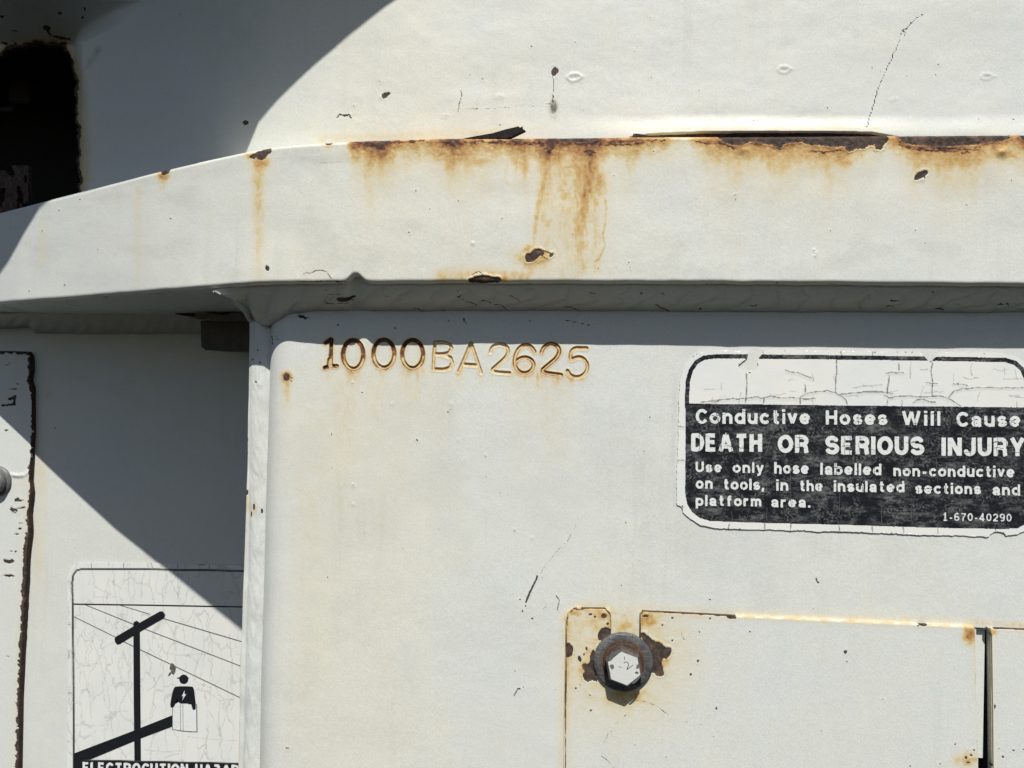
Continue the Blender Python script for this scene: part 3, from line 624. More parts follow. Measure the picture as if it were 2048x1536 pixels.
W.line('G', [(585, 612), (600, 628), (615, 640)], 1.2, .7, jit=4, soft=False); W.spot(603, 633, 5, 3, ragged=1.5)
# rust around the cover plate
for pts, w, a in [([(1122, 1540), (1124, 1400), (1126, 1260)], 6, .20), ([(1128, 1240), (1150, 1213), (1210, 1210), (1240, 1230)], 7, .3), ([(1285, 1217), (1500, 1228), (1945, 1246)], 7, .22), ([(1950, 1246), (2100, 1252)], 5, .3)]: W.line('R', pts, w, a * .5, seed=9, jit=3, rough=.8)
W.blob('R', 1251, 1250, 32, 30, .22, rough=.8)
W.T = .42 * np.exp(-((PX - 720) / 260) ** 2) * sst(640, 760, PY) + .12 * np.exp(-((PY - 1240) / 60) ** 2) * (PX > 1100) + .3 * (fbm(PX / 170, PY / 260, 43) - .5) - .1 - .25 * sst(575, 530, PX)
W.B = .07 * sst(.5, .8, fbm(PX / 100, PY / 150, 61)) + .12 * np.exp(-((PY - 625) / 18) ** 2)
W.line('B', [(1350, 760), (1346, 900), (1350, 1010)], 6, .12, seed=5, jit=4)
W.specks(110, 560, 780, 2048, 1240, 21, 1.0)
mm = (fbm(PX / 260, PY / 200, 72) - .5) * 1.2 + (fbm(PX / 25, PY / 25, 73) - .5) * .10
P[..., 1] -= (W.H + mm) * .001
SLOT = [(1951, 1256), (1976, 1258), (1981, 1268), (1983, 1400), (1985, 1640), (1957, 1640), (1955, 1400)]
sd_ = sdf(PX, PY, SLOT); kc = (sd_[:-1, :-1] + sd_[1:, 1:]) / 2 > 0
grid('front_panel', P, PAINT, frame, W, keep=kc)

# ---- side plate and its vertical weld ----
ysd = axis([(560, 1640, 3.0)]); n = len(ysd)
L0 = U(np.interp(ysd, sx_y, sx_x), ysd, YS + .001); B0 = U(np.interp(ysd, bx_y, bx_x), ysd, YS)
u = np.concatenate([np.linspace(0, 1, 30), np.linspace(1.06, 1.3, 4)])
PLx = L0[:, 0:1] + (B0[:, 0] - L0[:, 0])[:, None] * u[None, :]; Uu = np.broadcast_to(u, PLx.shape); Yy = np.broadcast_to(ysd[:, None], PLx.shape)
ph = Yy / 46.0 - 2.6 * Uu ** 1.3 + 3.2 * fbm(Yy / 70, Uu * 2, 5)
bead0 = np.interp(ysd, [560, 900, 1100, 1640], [.05, .12, .24, .26])[:, None]
bead = np.clip((Uu - bead0) / (1 - bead0), 0, 1); prof = np.sin(np.pi * np.clip(bead, 0, 1)) ** .7
dep = YS + .0012 - .0024 * prof - .00011 * prof * (np.sin(2 * np.pi * ph)) * sst(0, .3, bead) * (.3 + fbm(Yy / 90, Uu, 55)) - .0016 * (fbm(Yy / 60, Uu * 2.5, 15, 3) - .5)
dep = dep + .004 * np.clip(-(Uu - .04) / .04, 0, 1) ** 2
dep = np.where(Uu > 1, YS + .001, dep)
PW = np.stack([PLx, dep, np.broadcast_to(B0[:, 2:3], PLx.shape)], -1)
side = np.stack([np.stack([L0[:, 0] + dx, np.full(n, yy), B0[:, 2]], -1) for dx, yy in ((.0, YR + .004), (.0, .68), (0, .62), (0, .57), (0, .548), (0, YS + .0065), (.0006, YS + .0045))], 1)
Pall = np.concatenate([side, PW], 1); PX, PY = proj(Pall)
PX = np.concatenate([np.broadcast_to(PX[:, 7:8] - 1, (n, 7)), PX[:, 7:]], 1); W = Wear(PX, PY)
for x, y, a, b in [(494, 880, 2, 10), (494, 905, 2, 6), (494, 985, 3, 7), (508, 1015, 2, 7), (503, 1028, 1.5, 5), (524, 1022, 2, 6), (512, 764, 2, 2), (516, 700, 1.5, 3), (520, 724, 2, 2), (505, 718, 1.5, 2), (527, 690, 1.4, 2)]: W.spot(x, y, a, b, ragged=.8, depth=.2)
W.blob('R', 494, 1010, 8, 24, .14); W.blob('R', 510, 1020, 6, 12, .12); W.line('R', [(492, 850), (490, 1000), (478, 1300), (475, 1536)], 4, .16, seed=4)
W.T = -.2 + 0 * PX; W.B = .10 * (fbm(PX / 8, PY / 20, 6)) + .12 * sst(.5, .8, fbm(PX / 20, PY / 30, 9))
Pall[..., 1] -= W.H * .001
grid('side_plate', Pall, PAINT, frame, W)

# ---- weld under the flange along the front panel ----
xs = axis([(428, 2140, 2.0)]); nu = 30; u = np.linspace(0, 1, nu)[:, None]
T0 = U(xs, bot_y(xs) + 1.5, lambda x: CF(x) + .006)
lowy = np.interp(xs, [428, 452, 497, 510, 530, 545, 575, 620, 2140], [578, 590, 624, 645, 655, 650, 630, 622, 626]); lowy = np.convolve(np.pad(lowy, 6, 'edge'), np.ones(13) / 13, 'valid')
lowd = np.interp(xs, [428, 470, 497, 520, 545, 560, 600], [.507, .522, .5405, .5405, .534, .5290, YP + .0004])
zb = U(xs, lowy + 5 * (fbm(xs / 70, xs * 0, 33) - .5), YP); rr0 = zb - CAM; zb = CAM + rr0 * (lowd / rr0[:, 1])[:, None]
A = T0[None] * (1 - u[..., None]) + zb[None] * u[..., None]
X_ = np.broadcast_to(xs, (nu, len(xs)))
rp_ = (X_ / 62.0 + .95 * u ** 1.4 + 1.6 * fbm(X_ / 120, u * 2 + 0 * X_, 4)); rip = 1 - 2 * np.abs(np.sin(np.pi * rp_)) ** .55 * -1 - 2
bul = np.sin(np.pi * u) ** .8 * (.0022 + .0008 * rip * (.3 + fbm(X_ / 150, 0 * X_ + u, 85)) + .0016 * (fbm(X_ / 40, u * 2 + 0 * X_, 45) - .5))
A[..., 1] -= bul * .6; A[..., 2] -= bul * .8
A[-1, :, 1] += .001; A[0, :, 2] += .002
PX, PY = proj(A); W = Wear(PX, PY)
W.chip([(670, 598), (680, 594), (690, 596), (705, 591), (714, 590), (704, 598), (690, 604), (678, 603)], ragged=.8, depth=.4, lift=.3)
W.line('G', [(648, 600), (652, 606), (665, 607), (690, 607), (712, 597)], .9, .7, jit=1, soft=False); W.line('G', [(648, 600), (655, 590), (680, 588)], .8, .6, jit=1, soft=False)
r_ = random.Random(4)
for i in range(28):
    x = r_.uniform(560, 2060); y = r_.uniform(578, 622); l = r_.uniform(3, 16)
    W.line('G', [(x, y), (x + l * .6, y + r_.uniform(-3, 3)), (x + l, y + r_.uniform(-2, 5))], r_.uniform(.7, 1.5), r_.uniform(.4, .95), jit=2.5, soft=False, seed=i)
for x, y, l in [(830, 615, 30), (925, 598, 30), (1020, 590, 20), (960, 600, 50), (1130, 612, 40), (1310, 610, 30)]: W.line('G', [(x, y), (x + l * .5, y + 6), (x + l, y + 14)], 1.1, .7, jit=3, soft=False, seed=x)
W.B = .04 + .28 * fbm(PX / 40, PY / 14, 6) * sst(-.4, .9, -rip) ; W.T = .3 + 0 * PX
grid('flange_weld', A, PAINT, frame, W)
# ---- bead that turns the corner from the flange down to the side weld ----
def tube(name, pts, rads, mat, parent, seg=14, nz=.0012, seed=0, wear=True, squash=1.0):
    pts = np.array(pts); n0 = len(pts); t = np.linspace(0, n0 - 1, (n0 - 1) * 10 + 1)
    C = np.stack([np.interp(t, range(n0), pts[:, i]) for i in range(3)], -1); r = np.interp(t, range(n0), rads)
    for _ in range(4): C[1:-1] = (C[:-2] + 2 * C[1:-1] + C[2:]) / 4
    T = np.gradient(C, axis=0); T /= np.linalg.norm(T, axis=1)[:, None]; up = np.array([0, 1, 0.01])
    A_ = np.cross(T, up); A_ /= np.linalg.norm(A_, axis=1)[:, None]; B_ = np.cross(T, A_)
    th = np.linspace(0, 2 * np.pi, seg + 1)
    ii = np.arange(len(t))[:, None] + 0 * th[None]; rr = r[:, None] + nz * (fbm(ii / 4, th[None] * 1.5 + 0 * ii, seed) - .5) * 2
    Pn = C[:, None] + rr[..., None] * (np.cos(th)[None, :, None] * A_[:, None] + squash * np.sin(th)[None, :, None] * B_[:, None])
    W = Wear(*proj(Pn))
    if wear:
        W.B = .25 + .3 * fbm(W.X / 10, W.Y / 10, 2); W.T = .3 + 0 * W.X
        W.G = .85 * (fbm(W.X / 3.0, W.Y / 1.8, 7) > .72)
    return grid(name, Pn, mat, parent, W if wear else None)
tube('corner_weld', [U(446, 596, .530), U(458, 600, .526), U(470, 603, .521), U(492, 621, .531), U(500, 640, .541)], [.0004, .0012, .0020, .0026, .0016], PAINT, frame, seed=3, nz=.0004)

# ---- recessed panel with the weld that joins it to the flange ----
xs = axis([(-260, 720, 5)]); ys = axis([(560, 1640, 4)]); PX, PY = np.meshgrid(xs, ys); W = Wear(PX, PY)
W.spot(112, 855, 3, 3, g=.7); W.spot(247, 768, 4, 3, g=.42, ragged=.5); W.spot(77, 958, 1.6, 1.6)
W.blob('R', 98, 788, 9, 12, .14); W.blob('R', 82, 950, 12, 60, .1); W.blob('R', 78, 1100, 12, 100, .08); W.T = .1 * np.exp(-((PX - 90) / 60) ** 2) + .2 * (fbm(PX / 130, PY / 130, 5) - .5) - .15
W.B = .05 * fbm(PX / 60, PY / 60, 3)
P = U(PX, PY, YR); P[..., 1] -= (fbm(PX / 200, PY / 200, 8) - .5) * .0015
grid('recessed_panel', P, PAINT, frame, W)
xs = axis([(-200, 560, 3)]); nu = 22; u = np.linspace(0, 1, nu)[:, None]; X_ = np.broadcast_to(xs, (nu, len(xs)))
T0 = U(xs, np.interp(xs, [-200, 60, 400, 560], [634, 622, 618, 616]), .712); zb = U(xs, np.interp(xs, [-200, 60, 70, 560], [662, 655, 668, 668]) + 3 * (fbm(xs / 50, xs * 0, 3) - .5), YR)
A = T0[None] * (1 - u[..., None]) + zb[None] * u[..., None]
rip = np.sin(2 * np.pi * (X_ / 30.0 + .7 * u ** 1.4 + .9 * fbm(X_ / 90, u * 2 + 0 * X_, 4)))
bul = np.sin(np.pi * u) ** .8 * (.0035 + .0009 * rip + .002 * (fbm(X_ / 20, u * 3 + 0 * X_, 45) - .5))
A[..., 1] -= bul * .6; A[..., 2] -= bul * .8; A[0, :, 2] += .012; A[-1, :, 1] += .001
W = Wear(*proj(A)); W.B = .1 + .2 * fbm(W.X / 30, W.Y / 10, 6); W.T = .25 + 0 * W.X
grid('recess_weld', A, PAINT, frame, W)
# rusted bar behind the corner, its painted lip and a dark wedge standing in for the shadow gap beside it
prism('backing_bar', [(400, 641), (600, 641), (600, 700), (470, 701), (410, 700), (402, 694)], .690, .738, steel('grimy_bar_steel', (.05, .05, .045), (.09, .085, .07), (.15, .11, .08), .75, 0), frame, .0012)
prism('bar_lip', [(387, 629), (420, 627), (440, 631), (470, 625), (600, 624), (600, 642), (430, 643), (388, 637)], .684, .712, GREYLIP, frame, .001)
prism('shadow_gap_wedge', [(340, 623), (356, 622), (388, 628), (388, 634), (372, 632), (354, 629)], .700, .712, EDGE, frame, .0004)

# ---- ragged flake of paint standing up on the flange ----
A_ = [(925, 277), (945, 273), (962, 270), (985, 266), (1012, 258), (1030, 254), (1036, 252), (1040, 255), (1045, 252), (1046, 258), (1051, 261), (1040, 266), (1028, 272), (1015, 277)]
prism('lifted_paint_flake', A_, .498, .5015, BLACK, frame, .0003)
prism('lifted_paint_flake', [(1264, 274), (1267, 267), (1276, 267), (1300, 271), (1330, 273), (1330, 276)], .499, .502, DARK, frame, .0003)

# ---- slot between the cover plates ----
SY = [1262, 1300, 1400, 1500, 1640]
def wallstrip(name, pts, y0, y1, mat):
    A0 = U([p[0] for p in pts], [p[1] for p in pts], YP - .002); v0 = A0.copy(); v1 = A0.copy(); v0[:, 1] = y0; v1[:, 1] = y1
    return grid(name, np.stack([v0, v1]), mat, frame, smooth=False)
boxpt = U(1966, 1400, YP); 
s0 = U(1940, 1240, YP + .003); s1 = U(1966, 1516, YP + .003); s2 = U(1998, 1640, YP + .008)
boxes('slot_floor', [(s0[0], s1[0] - .0002, YP + .0030, YP + .0075, s1[2], s0[2] + .006)], PLAIN, frame)
boxes('slot_shade_groove', [(s1[0], s2[0], YP + .035, YP + .04, s1[2], s0[2] + .006)], BLACK, frame)  # black groove added where the shadow lies on the slot floor
wallstrip('slot_side', [(1974, 1254), (1981, 1266), (1983, 1400), (1985, 1640)], YP - .004, YP + .0032, PLAIN)
wallstrip('slot_side', [(1974, 1254), (1981, 1266), (1983, 1400), (1985, 1640)], YP + .0032, YP + .035, BLACK)  # deeper slot wall coloured black for the shade inside
wallstrip('slot_side', [(1951, 1254), (1954, 1400), (1957, 1640)], YP - .001, YP + .003, PLAIN)
wallstrip('slot_side', [(1949, 1256), (1984, 1258)], YP - .001, YP + .035, EDGE)

# ================================================================== cover plates on the front panel
def plate(name, label, outline, x0, x1, y0, y1, step, yface, thick, wearfn, cat='cover plate', ragged=.35, seg=None):
    root = empty(name, label, cat)
    xs = axis([(x0, x1, step)]) if seg is None else axis(seg); ys = axis([(y0, y1, step)]); PX, PY = np.meshgrid(xs, ys)
    d = sdf(PX, PY, outline) + ragged * (fbm(PX / 8, PY / 8, 3) - .5)
    ctr = (d[:-1, :-1] + d[1:, 1:] + d[1:, :-1] + d[:-1, 1:]) / 4; kc = ctr < 0
    gy, gx = np.gradient(d); gx = gx / step; gy = gy / step; gl = np.hypot(gx, gy) + 1e-6
    near = np.abs(d) < .8 * step
    sx = np.where(near, PX - d * gx / gl, PX); sy = np.where(near, PY - d * gy / gl, PY)
    W = Wear(sx, sy); wearfn(W, d); P = U(sx, sy, yface)
    P[..., 1] -= W.H * .001; P[..., 1] += .0004 * (1 - sst(0, 2.5, -d))
    return root, grid('plate', P, PAINT, root, W, keep=kc, thick=thick), d
OUT = [(1126, 1640), (1128.5, 1400), (1131.5, 1260), (1131.5, 1240), (1135, 1227), (1143, 1219), (1155, 1216.5), (1208, 1217), (1217, 1219.5), (1221.5, 1226), (1222.5, 1245), (1222, 1296), (1231, 1318), (1250, 1326), (1270, 1318), (1279, 1296), (1280, 1227), (1284, 1222), (1300, 1223),
       (1500, 1233), (1947, 1253.5), (1950.5, 1257), (1953, 1400), (1957, 1640)]
def cover_wear(W, d):
    X, Y = W.X, W.Y
    W.T = .5 * np.exp(-(np.hypot(X - 1250, (Y - 1320) * .9) / 170) ** 2) + .2 * (fbm(X / 90, Y / 90, 5) - .5) - .12
    W.R = .21 * np.exp(-(np.hypot(X - 1240, Y - 1300) / 120) ** 2) * (.3 + 1.3 * fbm(X / 14, Y / 14, 15)) + .22 * np.exp(-(np.maximum(-d, 0) / 5) ** 1) * (.4 + fbm(X / 20, Y / 20, 6)) * np.exp(-((Y - 1230) / 160) ** 2)
    W.R += .10 * np.exp(-((X - 1130) / 14.0) ** 2) * (.3 + fbm(X / 9, Y / 30, 8))
    z8 = lambda L: [(1000 + a / 3.98, 1150 + b / 3.98) for a, b in L]
    W.chip(z8([(525, 540), (560, 545), (585, 585), (580, 630), (555, 655), (525, 655)]), ragged=1, depth=.4)
    W.chip(z8([(1115, 470), (1150, 455), (1180, 490), (1230, 530), (1280, 535), (1300, 560), (1330, 580), (1365, 575), (1362, 620), (1335, 665), (1290, 670), (1285, 710), (1300, 745), (1308, 785), (1280, 812), (1245, 800), (1230, 775), (1195, 780), (1180, 700)]), ragged=1.5, depth=.45, lift=.2, sm=1)
    W.chip(z8([(800, 430), (830, 415), (870, 425), (900, 450), (860, 500), (790, 530), (772, 490)]), ragged=1, depth=.4)
    W.chip(z8([(745, 580), (760, 620), (760, 780), (775, 850), (760, 848), (735, 830), (700, 855), (670, 830), (655, 790), (680, 765), (650, 740), (665, 700), (695, 715), (720, 690), (715, 640)]), ragged=1.3, depth=.4)
    W.chip(z8([(615, 660), (630, 635), (645, 660), (650, 680), (635, 700)]), ragged=.8)
    W.blob('R', 1315, 1310, 28, 30, .34, rough=.8); W.blob('R', 1170, 1335, 20, 25, .22, rough=.8); W.blob('R', 1250, 1392, 55, 26, .26, rough=.7); W.blob('R', 1290, 1240, 30, 16, .4, rough=.9); W.blob('R', 1205, 1230, 24, 14, .4, rough=.9); W.blob('R', 1150, 1226, 14, 8, .3, rough=.9)
    for x, y, a, b in [(1181, 1229, 5, 2.5), (1208, 1231, 6, 6), (1190, 1234, 2.5, 2), (1215, 1247, 2.5, 3), (1292, 1232, 7, 3), (1325, 1250, 2.5, 2), (1345, 1281, 2.8, 2.4), (1396, 1322, 3, 3), (1381, 1349, 3, 3), (1460, 1233, 9, 4), (1468, 1235, 5, 3), (1345, 1236, 3, 2), (1420, 1237, 2, 2), (1846, 1249, 9, 3), (1836, 1251, 2, 1.5), (1399, 1264, 1.4, 1.6),
                       (1152, 1377, 2, 2), (1160, 1370, 1.5, 1.5), (1173, 1297, 2, 4), (1168, 1309, 2, 3), (1182, 1421, 2.5, 2), (1433, 1416, 1.6, 3), (1332, 1515, 1.8, 1.4), (1179, 1389, 1.6, 1.2), (1691, 1305, 3.2, 4), (1694, 1323, 1.2, .8), (1500, 1263, 2, 1.5), (1765, 1399, 1.5, 1), (1910, 1488, 2, 2), (1932, 1515, 4, 2.5), (1942, 1510, 3, 1.8), (1936, 1525, 5, 2), (1880, 1528, 2.5, 1.5), (1948, 1500, 2.5, 2), (1820, 1532, 2, 1)]:
        W.spot(x, y, a, b, ragged=.7, depth=.2)
    rr = random.Random(12)
    for i in range(130):
        a = rr.uniform(0, 6.28); q = abs(rr.gauss(0, 75)); x, y = 1235 + q * math.cos(a), 1275 + .8 * q * math.sin(a)
        W.spot(x, y, rr.uniform(.5, 2.0), rr.uniform(.4, 1.3), rr.uniform(0, 3), ragged=.4, depth=.12, g=rr.uniform(.3, .8))
    for pts, w in [([(1268, 1400), (1290, 1403), (1315, 1412), (1338, 1430)], 1.1), ([(1358, 1439), (1380, 1445)], .9), ([(1254, 1426), (1245, 1440), (1228, 1452), (1216, 1467), (1208, 1487)], 1), ([(1203, 1511), (1217, 1522), (1228, 1535)], 1), ([(1362, 1264), (1368, 1278), (1371, 1279)], 1.1), ([(1424, 1467), (1432, 1480)], .8), ([(1398, 1447), (1405, 1450)], 1)]:
        W.line('G', pts, w * .9, .52, jit=1.5, soft=False, rough=.5)
    W.line('G', [(1131, 1640), (1132, 1262), (1136, 1228), (1148, 1218), (1210, 1217), (1222, 1230), (1222, 1290)], 1.2, .9, soft=False, rough=.6)
    W.line('G', [(1280, 1290), (1280, 1230), (1286, 1222), (1300, 1223), (1470, 1232)], 1.5, .95, soft=False, rough=.4)
    W.blob('R', 1940, 1268, 14, 18, .55, rough=.8); W.blob('R', 1935, 1520, 26, 16, .28, rough=.9)
    W.specks(70, 1135, 1235, 1950, 1540, 5, 1.1)
cover, _, _ = plate('cover_plate', 'wide white cover plate notched for the bolt, rust stained round its upper left corner', OUT, 1120, 1962, 1208, 1640, 1.8, YP - .0028, .0026, cover_wear, seg=[(1120, 1420, 1.6), (1420, 1962, 2.2)])
OUT2 = [(1972, 1640), (1970, 1400), (1968.5, 1270), (1971, 1259), (1980, 1256.5), (2130, 1262), (2130, 1640)]
OUT2 = [(x + 13, y) if x < 1990 else (x, y) for x, y in OUT2]
def cover2_wear(W, d):
    W.T = .1 * (fbm(W.X / 90, W.Y / 90, 5) - .5) - .1; W.line('G', [(1972, 1255), (2130, 1261)], 2.2, .95, soft=False, rough=.3); W.blob('R', 1980, 1264, 12, 10, .45, rough=.8)
    W.R = np.maximum(W.R, .16 * np.exp(-(np.maximum(-d, 0) / 5)))
    for x, y, a, b in [(1990, 1413, 2, 5), (2027, 1501, 3, 1.5), (2047, 1499, 2, 1.5), (2006, 1514, 2.5, 2), (1998, 1497, 1.5, 1), (1985, 1530, 3, 3)]: W.spot(x, y, a, b, ragged=.5)
    W.specks(16, 1985, 1270, 2048, 1536, 7, .9)
plate('cover_plate', 'narrow strip of white cover plate right of the dark vertical slot', OUT2, 1976, 2140, 1248, 1640, 1.9, YP - .0028, .0026, cover2_wear)

# ================================================================== bolts
def lathe(name, prof, c, y0, mat, parent, seg=48, hexr=None, rot=0, smooth=True, wob=0, seed=0):
    """prof = list of (radius, depth towards the viewer) round a horizontal axis through c"""
    bm = bmesh.new(); rings = []
    for k_, (r, h) in enumerate(prof):
        ring = []
        for i in range(seg):
            a = i / seg * 2 * math.pi + rot
            q = r * (1 + wob * (math.sin(a * 3 + seed) * .5 + math.sin(a * 5 + 2 * seed) * .5))
            if r < 1e-6: q = 0
            ring.append(bm.verts.new((c[0] + q * math.cos(a), y0 - h, c[2] + q * math.sin(a))))
        rings.append(ring)
    for a, b in zip(rings[:-1], rings[1:]):
        for i in range(seg): bm.faces.new((a[i], a[(i + 1) % seg], b[(i + 1) % seg], b[i]))
    bmesh.ops.remove_doubles(bm, verts=bm.verts[:], dist=1e-7); bmesh.ops.recalc_face_normals(bm, faces=bm.faces[:])
    me = bpy.data.meshes.new(name); bm.to_mesh(me); bm.free(); o = link(name, me, mat, parent, smooth); return o
def washer_material():
    M = Mat('rusty_washer'); n = M.noise(170, 6, .7); n2 = M.noise(800, 4, .7, w=3)
    sx = M.nt.nodes.new('ShaderNodeVectorMath'); sx.operation = 'LENGTH'
    ob = M.nt.nodes.new('ShaderNodeVectorMath'); ob.operation = 'SUBTRACT'; M.ln(M.tc.outputs['Object'], ob.inputs[0]); ob.inputs[1].default_value = tuple(BC)
    pl = M.nt.nodes.new('ShaderNodeVectorMath'); pl.operation = 'MULTIPLY'; pl.inputs[1].default_value = (1, 0, 1); M.ln(ob.outputs[0], pl.inputs[0]); M.ln(pl.outputs[0], sx.inputs[0])
    rad = M.rng(sx.outputs['Value'], .0105, .0185, 1, 0); f = M.rng(M.math('ADD', rad, M.math('MULTIPLY', n, 1.1)), .90, 1.2)
    col = M.ramp(n, [(.3, (.045, .047, .05)), (.5, (.095, .098, .10)), (.7, (.17, .165, .15))])
    rc = M.ramp(n2, [(.3, (.06, .03, .018)), (.55, (.19, .09, .035)), (.75, (.32, .22, .12))])
    sc_ = M.noise(500, 5, .75, stretch=(.3, 1, 1.5), w=6)
    col = M.mix(M.rng(sc_, .52, .68, 0, .7), col, (.27, .27, .26)); col = M.mix(M.rng(n2, .60, .66, 0, .8), col, (.03, .025, .02))
    return M.out(M.mix(f, col, rc), M.rng(n, .35, .65, .42, .7), M.bump(M.math('ADD', n2, sc_), .0003, 1.0), .25)
BC = U(1246, 1322, YP - .0028)
HEADP = None
def head_material():
    M = Mat('chipped_white_bolt_paint'); n = M.noise(330, 5, .65, w=2); g = M.nt.nodes.new('ShaderNodeNewGeometry'); sep = M.nt.nodes.new('ShaderNodeSeparateXYZ'); M.ln(g.outputs['Normal'], sep.inputs[0])
    face = M.rng(M.math('MULTIPLY', sep.outputs[1], -1), .95, .99)
    f = M.math('MULTIPLY', face, M.rng(n, .29, .34))
    col = M.mix(f, M.ramp(n, [(.3, (.03, .028, .03)), (.6, (.09, .075, .065)), (.75, (.18, .10, .06))]), (.62, .63, .60))
    return M.out(col, .5, M.bump(n, .0003, .6))
bolt = empty('bolt', 'hex bolt with rusty washer and chipped white head in the cover plate notch', 'bolt')
YB = YP - .0028
lathe('washer', [(.0062, 0), (.0062, .0030), (.0185, .0030), (.0196, .0024), (.0199, .0014), (.0196, -.0001)], BC, YB, washer_material(), bolt, 96, wob=.006, seed=1)
lathe('washer', [(.0055, .003), (.0130, .0031), (.0136, .0038), (.0134, .0046), (.0125, .0048), (.0060, .0048)], BC, YB, EDGE, bolt, 64, wob=.012, seed=4)
hr = .0129
lathe('head', [(hr, .0045), (hr * 1.0, .0120), (hr * .91, .0134), (hr * .87, .0136), (0, .0136)], BC, YB, head_material(), bolt, 6, rot=math.radians(101), smooth=False)
def mark(strokes, Y):
    return strokes
ribbons('scratched_mark', [([(1248.7, 1313), (1249.2, 1320)], 1.0), ([(1247.5, 1326), (1252, 1323.5), (1256, 1325), (1257, 1331), (1253.5, 1339.5)], 1.3), ([(1253.5, 1339.5), (1260, 1334.5), (1266.3, 1329.6)], 1.1), ([(1237, 1333), (1243, 1335)], .9)], YB - .0136, .00005, BLACK, bolt)
flat_polys('bare_patch', [smooth_poly([(1273, 1330), (1278, 1327), (1280, 1332), (1277, 1337), (1272, 1338)], 1), smooth_poly([(1271, 1343), (1276, 1343), (1278, 1347), (1273, 1348), (1269, 1346)], 1), smooth_poly([(1222, 1306), (1232, 1301), (1246, 1297), (1240, 1304), (1230, 1311), (1222, 1322), (1217, 1322)], 1), smooth_poly([(1262, 1366), (1274, 1357), (1284, 1344), (1280, 1356), (1268, 1368)], 1), smooth_poly([(1219, 1330), (1226, 1328), (1229, 1335), (1224, 1340), (1221, 1336)], 1)], YB - .0136, .00006, ZINC, bolt)

# ================================================================== plate at the far left with its bolt
SO = [(62 - 8, 704), (60, 712), (61, 740), (58, 760), (63, 778), (63, 870), (61, 900), (59, 945), (58, 960), (61, 985), (56, 1020), (58, 1060), (53, 1100), (50, 1160), (45, 1250), (42, 1310), (38, 1400), (36, 1540), (34, 1640), (-140, 1640), (-140, 703), (20, 703)]
def strip_wear(W, d):
    X, Y = W.X, W.Y
    W.T = -.15 + .2 * (fbm(X / 60, Y / 60, 4) - .5)
    e = -d + 9 * (fbm(X / 7, Y / 7, 8) - .5) + 5 * (fbm(X / 3, Y / 3, 18) - .5)
    wdt = np.interp(Y, [700, 720, 780, 800, 960, 1020, 1100, 1300, 1600], [3, 4, 4, 0, 1, 4, 6, 4, 5]); W.G = (1 - sst(wdt - 1, wdt + 1, e)) * (X > -60)
    zs = lambda L: [(a / 2.95, 680 + b / 2.95) for a, b in L]
    W.chip(zs([(45, 345), (75, 330), (95, 322), (92, 385), (60, 388), (10, 392), (5, 383), (50, 375), (78, 372), (76, 352), (50, 356)]), ragged=1, sm=0)
    for L_ in ([(85, 255), (110, 255), (122, 258), (95, 262)], [(50, 288), (90, 285), (120, 287), (88, 293)], [(90, 940), (105, 930), (125, 945), (148, 943), (120, 955), (88, 950)], [(45, 1000), (75, 990), (95, 995), (105, 1010), (75, 1012)],
               [(100, 985), (150, 982), (145, 992), (110, 995)], [(97, 1112), (120, 1105), (138, 1112), (110, 1118)], [(105, 1078), (140, 1076), (125, 1085)], [(20, 1290), (50, 1300), (70, 1290), (90, 1305), (60, 1318), (25, 1310)], [(10, 1388), (50, 1380), (95, 1390), (60, 1398)],
               [(22, 530), (45, 524), (50, 532), (30, 540)], [(50, 1245), (115, 1242), (90, 1254)], [(30, 150), (60, 135), (40, 150)]): W.chip(zs(L_), ragged=1.3, sm=0, depth=.25)
    rr = random.Random(9)
    for i in range(26):
        y = rr.uniform(990, 1536); x = 52 - rr.random() ** 2 * 60; l = rr.choice((2, 3, 4, 9, 13))
        W.chip([(x - l, y), (x, y - rr.uniform(.8, 2.4)), (x + l, y + rr.uniform(-1, 1)), (x, y + rr.uniform(.8, 2.4))], ragged=1.4, sm=1, depth=.2, g=rr.uniform(.5, 1))
    W.line('H', [(22, 949), (35, 951), (50, 950), (58, 944)], 3, .8); W.line('B', [(26, 955), (45, 956)], 2, .6)
    W.R = .12 * np.exp(-(np.maximum(-d, 0) / 12)) * (.3 + fbm(X / 8, Y / 8, 2)) * (Y > 950)
bar, pl_, _ = plate('edge_plate', 'chipped white steel plate at the left border with a rust eaten edge', SO, -150, 70, 694, 1640, 2.0, YR - .0072, .003, strip_wear, cat='steel plate', ragged=3.5)
EO = [(x + (1.0 if x > -100 else 0), y + (-1 if y < 710 else 0)) for x, y in SO]
prism('cut_edge', EO, YR - .0066, YR - .001, EDGE, bar)
BC2 = U(-5, 962, YR - .0072)
lb = empty('bolt', 'round grey bolt head cut off by the left border of the photo', 'bolt')
lathe('washer', [(.004, 0), (.004, .003), (.0150, .003), (.0158, .002), (.0158, -.001)], BC2, YR - .0072, ZINC, lb, 64)
lathe('head', [(.0125, .002), (.0125, .007), (.0112, .0088), (.007, .0100), (0, .0103)], BC2, YR - .0072, ZINC, lb, 48)

